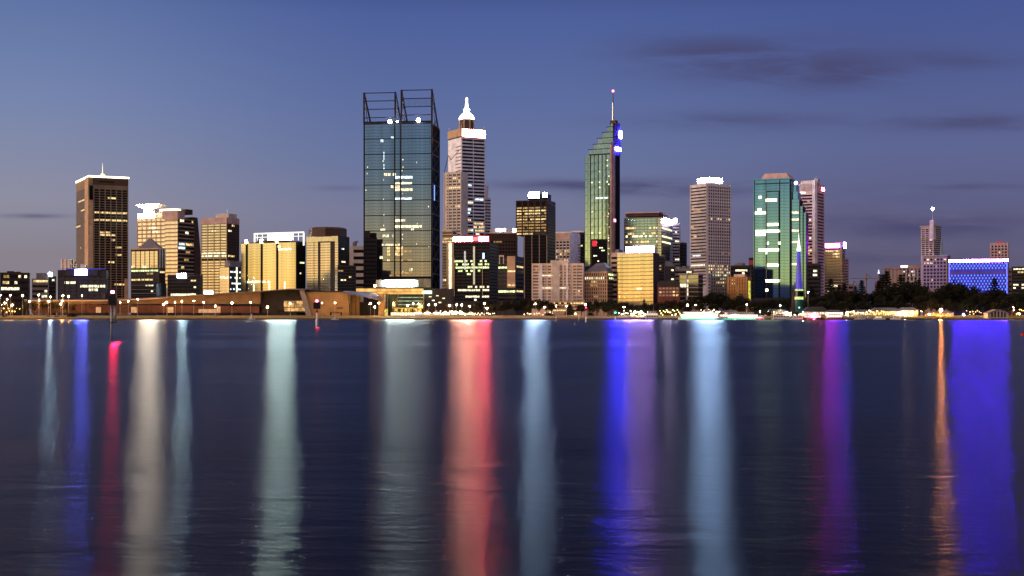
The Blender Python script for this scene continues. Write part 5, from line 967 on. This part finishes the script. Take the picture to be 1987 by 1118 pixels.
# jetties
def jetty(p0, p1, Y, label):
    x0, x1 = PX(p0, Y), PX(p1, Y); c = (x0+x1)/2; e_ = empty('jetty', (c, Y, 0), label, 'jetty'); MB().box(x0-c, x1-c, 0, 5, .9, 1.15).build('deck', wood, e_)
    n_ = min(90, max(2, int((x1-x0)/4)))
    f_ = None
    for k in range(n_+1):
        x = x0-c+.3+(x1-x0-.6)*k/n_
        if f_ is None: f_ = MB().lathe(0, .4, [(.18, -2), (.18, 1.5)], 6).build('pile', wood, e_, (x, 0, 0))
        else: cp(f_, (x, 0, 0))
    MB().box(x0-c, x1-c, 4.7, 4.8, 1.9, 2.0).build('hand_rail', wood, e_)
jetty(1222, 1312, 983, 'timber jetty of the ferry landing below the golden office'); jetty(1330, 1482, 986, 'long timber jetty behind the two passenger ferries'); jetty(1500, 1600, 986, 'timber jetty below the bell tower'); jetty(1640, 1790, 986, 'timber jetty before the restaurant pavilion'); jetty(1795, 1852, 980, 'low orange lit jetty below the brightest orange lamp')
# waterfront buildings on the east side
def shed(px0, px1, Y, rowe, rowr, label, name='pavilion', wall=None, win=None, nw=8, roof=None, cat='pavilion', open_=False):
    x0, x1 = PX(px0, Y), PX(px1, Y); c = (x0+x1)/2; h = x1-c; e_ = empty(name, (c, Y, GZ), label, cat); ze = PZ(rowe, Y)-GZ; zr = PZ(rowr, Y)-GZ
    MB().box(-h, h, 0, 9, -.3, ze).build('wall', wall or conc_tan, e_)
    MB().loft([[(-h-1,-1.5,ze),(h+1,-1.5,ze),(h+1,10.5,ze),(-h-1,10.5,ze)],[(-h+3,3.5,zr),(h-3,3.5,zr),(h-3,5.5,zr),(-h+3,5.5,zr)]]).build('roof', roof or roof_grey, e_)
    st_ = (2*h)/nw
    for k in range(nw):
        MB().box(-h+st_*(k+.15), -h+st_*(k+.85), -.12, .05, ze*.25, ze*.82).build('lit_window', win or l_warm, e_)
        MB().box(-h+st_*k, -h+st_*k+.2, -1.3, -1.1, 0, ze).build('verandah_post', wood, e_)
    return e_
yr = emi('restaurant_glow', (1, .62, .14), 2.0, True, .7, .6)
shed(1693, 1748, 1022, 603.5, 597, 'long restaurant pavilion with dark hipped roof and golden lit verandah', win=yr, nw=12)
shed(1746, 1782, 1026, 602, 596.5, 'smaller golden lit restaurant wing behind the brightest lamps', win=yr, nw=8)
shed(1655, 1690, 1028, 606.5, 601, 'low quay building with cream lit windows west of the restaurant', win=l_warm, nw=8)
shed(1488, 1530, 1020, 604.5, 600.5, 'low white quay pavilion west of the bell tower', win=l_warm, nw=8, wall=conc_white)
shed(1562, 1606, 1024, 604, 595, 'dark roofed ferry terminal hall with dots of light east of the bell tower', win=l_white, nw=14, wall=conc_dark, roof=conc_dark)
shed(1606, 1636, 1012, 606, 601.5, 'bright white ticket office at the tour boat berth', win=emi('ticket_glow', (1, .85, .7), 3.5, True, .5), nw=6, wall=conc_white)
shed(1370, 1394, 1026, 605, 602, 'small cream lit kiosk above the long ferry', win=emi('kiosk_glow', (1, .7, .35), 2.4, True, .5), nw=6); shed(1405, 1430, 1026, 605, 602, 'small pinkish lit kiosk below the orange apartments', win=emi('kiosk_pink', (1, .5, .35), 2.4, True, .5), nw=6)
shed(1800, 1850, 1030, 607, 603.5, 'low reddish lit jetty shelter behind the bright orange lamp', win=emi('dull_red_glow', (1, .30, .12), .6, True, .5), nw=9)
# boat shed with arched gable over the water
Y = 975.0; bs = empty('boat_shed', (PX(1935, Y), Y, 0), 'white gabled boat shed on piles beside the blue reflection', 'boat shed'); xb = lambda px: PX(px, Y)-PX(1935, Y); zb_ = lambda r: PZ(r, Y)
bsw = solid('boat_shed_board', (.42, .34, .30)); 
MB().prism([(xb(1917), 1.1), (xb(1957), 1.1), (xb(1957), zb_(608)), (xb(1951), zb_(605)), (xb(1941), zb_(601.5)), (xb(1933), zb_(601.5)), (xb(1922), zb_(606)), (xb(1917), zb_(608))], 0, 9).build('wall', bsw, bs)
MB().prism([(xb(1915), zb_(608)), (xb(1922), zb_(605.3)), (xb(1933), zb_(600.6)), (xb(1941), zb_(600.6)), (xb(1951), zb_(604.3)), (xb(1959), zb_(608)), (xb(1957), zb_(608)), (xb(1951), zb_(605.1)), (xb(1941), zb_(601.5)), (xb(1933), zb_(601.5)), (xb(1922), zb_(606.1)), (xb(1917), zb_(608))], -.6, 9.6).build('roof', conc_grey, bs)
for p in (1925, 1931, 1937.5, 1944, 1950):
    b_ = MB(); w_ = .65; zt = zb_(606.5 if p in (1925, 1950) else 604.3)
    b_.prism([(xb(p)-w_, 1.9), (xb(p)+w_, 1.9), (xb(p)+w_, zt-.5), (xb(p)+w_*.5, zt), (xb(p)-w_*.5, zt), (xb(p)-w_, zt-.5)], -.06, .05).build('arched_window', conc_dark, bs)
MB().box(xb(1912), xb(1960), -.8, 9.2, .85, 1.1).build('deck', wood, bs)
for k in range(12): MB().box(xb(1913+4.1*k), xb(1913+4.1*k)+.35, -.5, -.2, -2, .85).build('pile', conc_pale if k % 3 else wood, bs)
o_ = empty('clock_pillar', (PX(1966, 1005), 1005, GZ-2), 'dark red signal pillar with two white lamps east of the boat shed', 'pillar'); MB().box(-.9, .9, -.9, .9, 0, PZ(603, 1005)-1).build('pillar', brick, o_); MB().ball(0, -1.1, PZ(602, 1005)-1, .4).build('lamp', emi('pillar_lamp', (1, .9, .75), 16), o_); MB().ball(0, -1.3, .9, .35).build('lamp', MATS['pillar_lamp'], o_)

# ------------------------------------------------------------------ trees
def leaf_mat(name, c):
    m, n, l = newmat(name); p = n['Principled BSDF']; g_ = n.new('ShaderNodeNewGeometry'); wn = n.new('ShaderNodeTexNoise'); wn.inputs['Scale'].default_value = .35; l.new(g_.outputs['Position'], wn.inputs['Vector'])
    rp = n.new('ShaderNodeValToRGB'); l.new(wn.outputs[0], rp.inputs[0]); rp.color_ramp.elements[0].position = .3; rp.color_ramp.elements[1].position = .7
    rp.color_ramp.elements[0].color = (*[x*.6 for x in c], 1); rp.color_ramp.elements[1].color = (*[x*1.4 for x in c], 1); l.new(rp.outputs[0], p.inputs['Base Color']); p.inputs['Roughness'].default_value = .8; p.inputs['Specular IOR Level'].default_value = .2
    return m
lf = [leaf_mat('fig_foliage', (.008, .010, .005)), leaf_mat('gum_foliage', (.012, .012, .006)), leaf_mat('pine_foliage', (.006, .009, .007))]
bark = solid('bark', (.06, .045, .03), .9, scale=2)
def leaves(b_, c, rad, n_, sz, flat=.75):
    for _ in range(n_):
        v = Vector((random.gauss(0, 1), random.gauss(0, 1), random.gauss(0, 1))).normalized()*rad*random.uniform(.55, 1.05); v.z *= flat
        p = Vector(c)+v; a_ = Vector((random.gauss(0, 1), random.gauss(0, 1), random.gauss(0, 1))).normalized(); u_ = a_.orthogonal().normalized()*sz*random.uniform(.6, 1.3); w_ = a_.cross(u_.normalized())*sz*random.uniform(.4, .8)
        b_.quad(p-u_, p-w_, p+u_, p+w_)
def limbs(b_, h, pts):
    b_.lathe(0, 0, [(.42, 0), (.30, h*.18), (.24, h*.36)], 7)
    for p in pts: b_.tube((0, 0, h*random.uniform(.22, .36)), p, .16, .05, 5)
def broad(seed, wide, m, dens=1.0):                 # unit: about 10 m tall, scaled later
    random.seed(seed); e_ = empty('broadleaf_tree', (0, 0, 0), 'x', 'tree'); h = 10.0; cs = []
    n_ = random.randint(11, 15)
    for k in range(n_):
        a_ = 2*pi*k/n_+random.uniform(-.4, .4); rr = wide*random.uniform(.15, .8); zc_ = h*random.uniform(.40, .86); rr *= 1.15-abs(zc_/h-.55)*1.6
        cs.append((rr*cos(a_), rr*sin(a_), zc_))
    b_ = MB(); limbs(b_, h, [(c[0]*.8, c[1]*.8, c[2]*.92) for c in cs[::2]]); b_.build('trunk', bark, e_)
    b_ = MB()
    for c in cs: leaves(b_, c, random.uniform(1.2, 2.1), int(120*dens), .34)
    leaves(b_, (0, 0, h*.62), wide*.55, int(260*dens), .4, 1.1); b_.build('crown', m, e_)
    return e_
def pine(seed, m):
    random.seed(seed); e_ = empty('norfolk_pine', (0, 0, 0), 'x', 'tree'); h = 10.0
    MB().lathe(0, 0, [(.26, 0), (.16, 5), (.04, 10)], 6).build('trunk', bark, e_); b_ = MB()
    for k in range(15):
        z_ = 1.6+k*.56; R_ = (2.35*(1-(z_/10.3))**.85+.12)*random.uniform(.85, 1.1); n_ = 7
        for q in range(n_):
            a_ = 2*pi*q/n_+k*.5
            for f_ in (.25, .45, .65, .85, 1.0):
                p = (R_*f_*cos(a_), R_*f_*sin(a_), z_+.25*f_*f_); leaves(b_, p, .20, 5, .22, .5)
    leaves(b_, (0, 0, 9.8), .15, 8, .2, 2); b_.build('crown', m, e_); return e_
def cone(seed, m):
    random.seed(seed); e_ = empty('conical_tree', (0, 0, 0), 'x', 'tree'); MB().lathe(0, 0, [(.3, 0), (.1, 9)], 6).build('trunk', bark, e_); b_ = MB()
    for k in range(34):
        z_ = .6+k*.275; R_ = 5.2*(1-z_/10.4)**1.1+.1; leaves(b_, (0, 0, z_), R_, int(30+R_*26), .3, .12)
    b_.build('crown', m, e_); return e_
def palm(seed, m):
    random.seed(seed); e_ = empty('palm_tree', (0, 0, 0), 'x', 'palm'); MB().lathe(0, 0, [(.32, 0), (.24, 4), (.28, 8)], 7).build('trunk', bark, e_); b_ = MB()
    for k in range(26):
        a_ = 2*pi*k/26+random.uniform(-.1, .1); el = random.uniform(-.5, 1.1); p = Vector((0, 0, 8)); d_ = Vector((cos(a_)*cos(el), sin(a_)*cos(el), sin(el)))
        s_ = Vector((-sin(a_), cos(a_), 0))*.42
        for q in range(6):
            nx = p+d_*.55; b_.quad(p-s_, nx-s_*.9, nx+s_*.9, p+s_); p = nx; d_.z -= .22; d_.normalize()
    b_.build('crown', m, e_); return e_
def sparse(seed, m):
    e_ = broad(seed, 2.6, m, .28); e_.name = 'small_tree'; return e_
protos = {'F': [broad(11, 4.6, lf[0]), broad(12, 5.2, lf[0]), broad(13, 4.2, lf[1]), broad(14, 3.6, lf[1], .8)], 'P': [pine(21, lf[2]), pine(22, lf[2])], 'C': [cone(31, lf[0])], 'L': [palm(41, lf[1])], 'S': [sparse(51, lf[1]), sparse(52, lf[1])]}
hide = [e for v in protos.values() for e in v]
random.seed(99)
KN = {'F': 'dark tree', 'P': 'tall layered pine', 'C': 'conical dark evergreen', 'L': 'palm', 'S': 'small open tree'}
T = []   # kind, px, top row, Y
for px, r in ((8,578),(22,584),(52,577),(66,581),(84,577),(100,580),(112,578),(128,583),(143,588)): T.append(('S', px, r, 1046))
T += [('L',34,596,1012),('L',42,597,1018),('L',2,586,1022)]
for px, r in ((550,597),(541,600)): T.append(('S', px, r, 1052))
for px, r in ((800,598),(820,597),(875,594),(893,597),(905,590),(922,586),(868,587)): T.append(('S', px, r, 1048))
for px, r, y in ((930,583,1060),(948,580,1070),(965,582,1055),(983,579,1065),(998,581,1058),(1015,577,1070),(1030,576,1060),(1046,577,1055),(1060,581,1062),(1070,586,1052),(912,586,1080),(955,588,1040),(975,590,1036),(1005,589,1040),(1022,590,1036)): T.append(('F', px, r, y))
T += [('C',1106,588,1040),('F',1128,590,1052),('F',1143,583,1062),('F',1158,579,1066),('F',1172,580,1060),('F',1186,581,1058),('F',1199,585,1052),('F',1150,592,1036),('F',1178,591,1036),('S',1160,597,1024),('F',1212,585,1060),('F',1224,588,1055),('F',1238,590,1050),('F',1252,588,1056),('P',1250,581,1062),('F',1266,587,1060),('F',1280,583,1064),('F',1294,582,1066),('F',1308,580,1068),('F',1322,580,1070),('F',1336,577,1072),('F',1350,573,1075),('F',1364,570,1078),('F',1378,562,1082),('F',1392,561,1085),('F',1404,570,1080),('F',1285,593,1034),('F',1310,591,1036),('F',1332,594,1030),('F',1360,590,1036),('F',1385,588,1038),('F',1410,587,1040),
 ('F',1420,576,1075),('F',1434,571,1075),('F',1446,576,1070),('F',1458,582,1062),('F',1470,580,1062),('F',1484,582,1060),('F',1498,578,1062),('F',1513,577,1064),('F',1526,574,1066),('F',1438,593,1034),('F',1465,594,1034),('F',1492,594,1036),('F',1520,590,1040),('F',1566,580,1064),('F',1578,574,1066),('F',1590,573,1066),('P',1576,556,1090),('P',1612,541,1100),('P',1638,550,1100),('P',1628,553,1096),('F',1602,566,1075),('F',1618,562,1080),('F',1634,562,1080),('F',1650,563,1082),('F',1665,560,1084),('P',1672,544,1105),('P',1660,556,1100),('F',1682,563,1080),('F',1696,560,1085),('P',1705,545,1110),('P',1712,533,1115),('P',1721,526,1120),('F',1708,556,1090),('F',1728,552,1092),('P',1736,549,1105),('F',1742,549,1092),('P',1748,533,1118),('F',1756,545,1095),('F',1768,543,1096),('F',1780,552,1090),('P',1783,543,1105),('F',1793,552,1090),('F',1806,562,1080),('F',1818,558,1085),('F',1832,548,1094),('F',1844,545,1096),('F',1856,546,1096),('F',1868,545,1096),('F',1880,549,1092),('F',1892,556,1088),('F',1904,564,1082),('F',1916,562,1082),('P',1930,540,1110),('F',1924,560,1086),('F',1938,558,1088),('F',1951,562,1084),('F',1964,566,1078),('F',1977,567,1076),('F',1989,566,1078)]
for k in range(26): T.append(('F', 1590+k*15.6, 583+random.uniform(-5, 6), 1045+random.uniform(-6, 8)))
for k in range(12): T.append(('F', 1615+k*33+random.uniform(-8, 8), 571+random.uniform(-3, 6), 1066))
groups = {}
for i, (k, px, r, Y) in enumerate(T):
    lab = (KN[k], 'taller' if (610-r) > 40 else 'mid height' if (610-r) > 24 else 'low', marks(px), 'by the water' if Y < 1041 else '')
    groups.setdefault(lab, []).append(i)
used = set()
for lab, idx in groups.items():
    idx.sort(key=lambda i: T[i][1])
    for j, i in enumerate(idx):
        k, px, r, Y = T[i]; kd, tl, mk_, wt = lab
        txt = '%s %s %s%s' % (tl, kd, 'by the water before ' if wt else 'before ', mk_)
        if len(idx) > 1: txt += ', ' + (['western', 'eastern'] if len(idx) == 2 else ['first from west', 'second from west', 'third from west', 'fourth from west', 'fifth from west', 'sixth from west', 'seventh from west'])[j]
        pr = protos[k][i % len(protos[k])]; H = PZ(r, Y)-GZ; s_ = H/9.9
        sw = s_ if k != 'F' else max(s_*.72, .95)*random.uniform(.85, 1.12)
        if k == 'S': sw = s_*random.uniform(.9, 1.2)
        if pr not in used: used.add(pr); e_ = pr; e_.location = (PX(px, Y), Y, GZ); e_.rotation_euler = (0, 0, random.uniform(0, 6)); e_.scale = (sw, sw, s_); e_['label'] = txt
        else: e_ = copy_tree(pr, (PX(px, Y), Y, GZ), random.uniform(0, 6), (sw, sw, s_), txt)
        e_['group'] = 'trees along the foreshore'
for e_ in hide:
    if e_ not in used:
        for c in list(e_.children): bpy.data.objects.remove(c)
        bpy.data.objects.remove(e_)
# shrubs along the shore
random.seed(5)
sb = empty('shrub', (0, 0, 0), 'x', 'shrub'); b_ = MB()
for k in range(6): leaves(b_, (random.uniform(-1.6, 1.6), random.uniform(-.8, .8), random.uniform(.5, 1.3)), 1.0, 90, .22)
b_.build('foliage', lf[0], sb); MB().lathe(0, 0, [(.12, 0), (.05, 1)], 5).build('stem', bark, sb)
first = True
sp_ = [(138, 1001, 1.9, 'rounded dark shrub at the water edge west of the big channel marker'), (142, 1004, 1.3, 'small dark shrub beside the rounded shore shrub'), (95, 1000, 1.0, 'low dark shrub on the shore below the small stepped office'), (110, 1000, 1.0, 'low dark shrub on the shore near the black glass office'), (122, 1001, .9, 'low dark shrub between two shore shrubs'), (8, 1001, 1.2, 'dark shore shrub at the west edge'), (60, 1000, .8, 'tiny dark shore shrub below the palms'), (1146, 1012, 1.5, 'lamp lit yellow green bush before the orange grid block'), (1062, 1013, 1.5, 'lamp lit clipped bush below the balcony apartments'), (1072, 1013, 1.1, 'smaller clipped bush before the conical tree'), (1490, 1012, 2.6, 'yellow green lit bush west of the low white quay pavilion')]
for px, Y, s_, lab in sp_:
    z_ = GZ-2.1 if Y < 1006 else GZ-.5
    if first: sb.location = (PX(px, Y), Y, z_); sb.scale = (s_, s_, s_); sb['label'] = lab; first = False
    else: copy_tree(sb, (PX(px, Y), Y, z_), random.uniform(0, 3), (s_, s_, s_), lab)
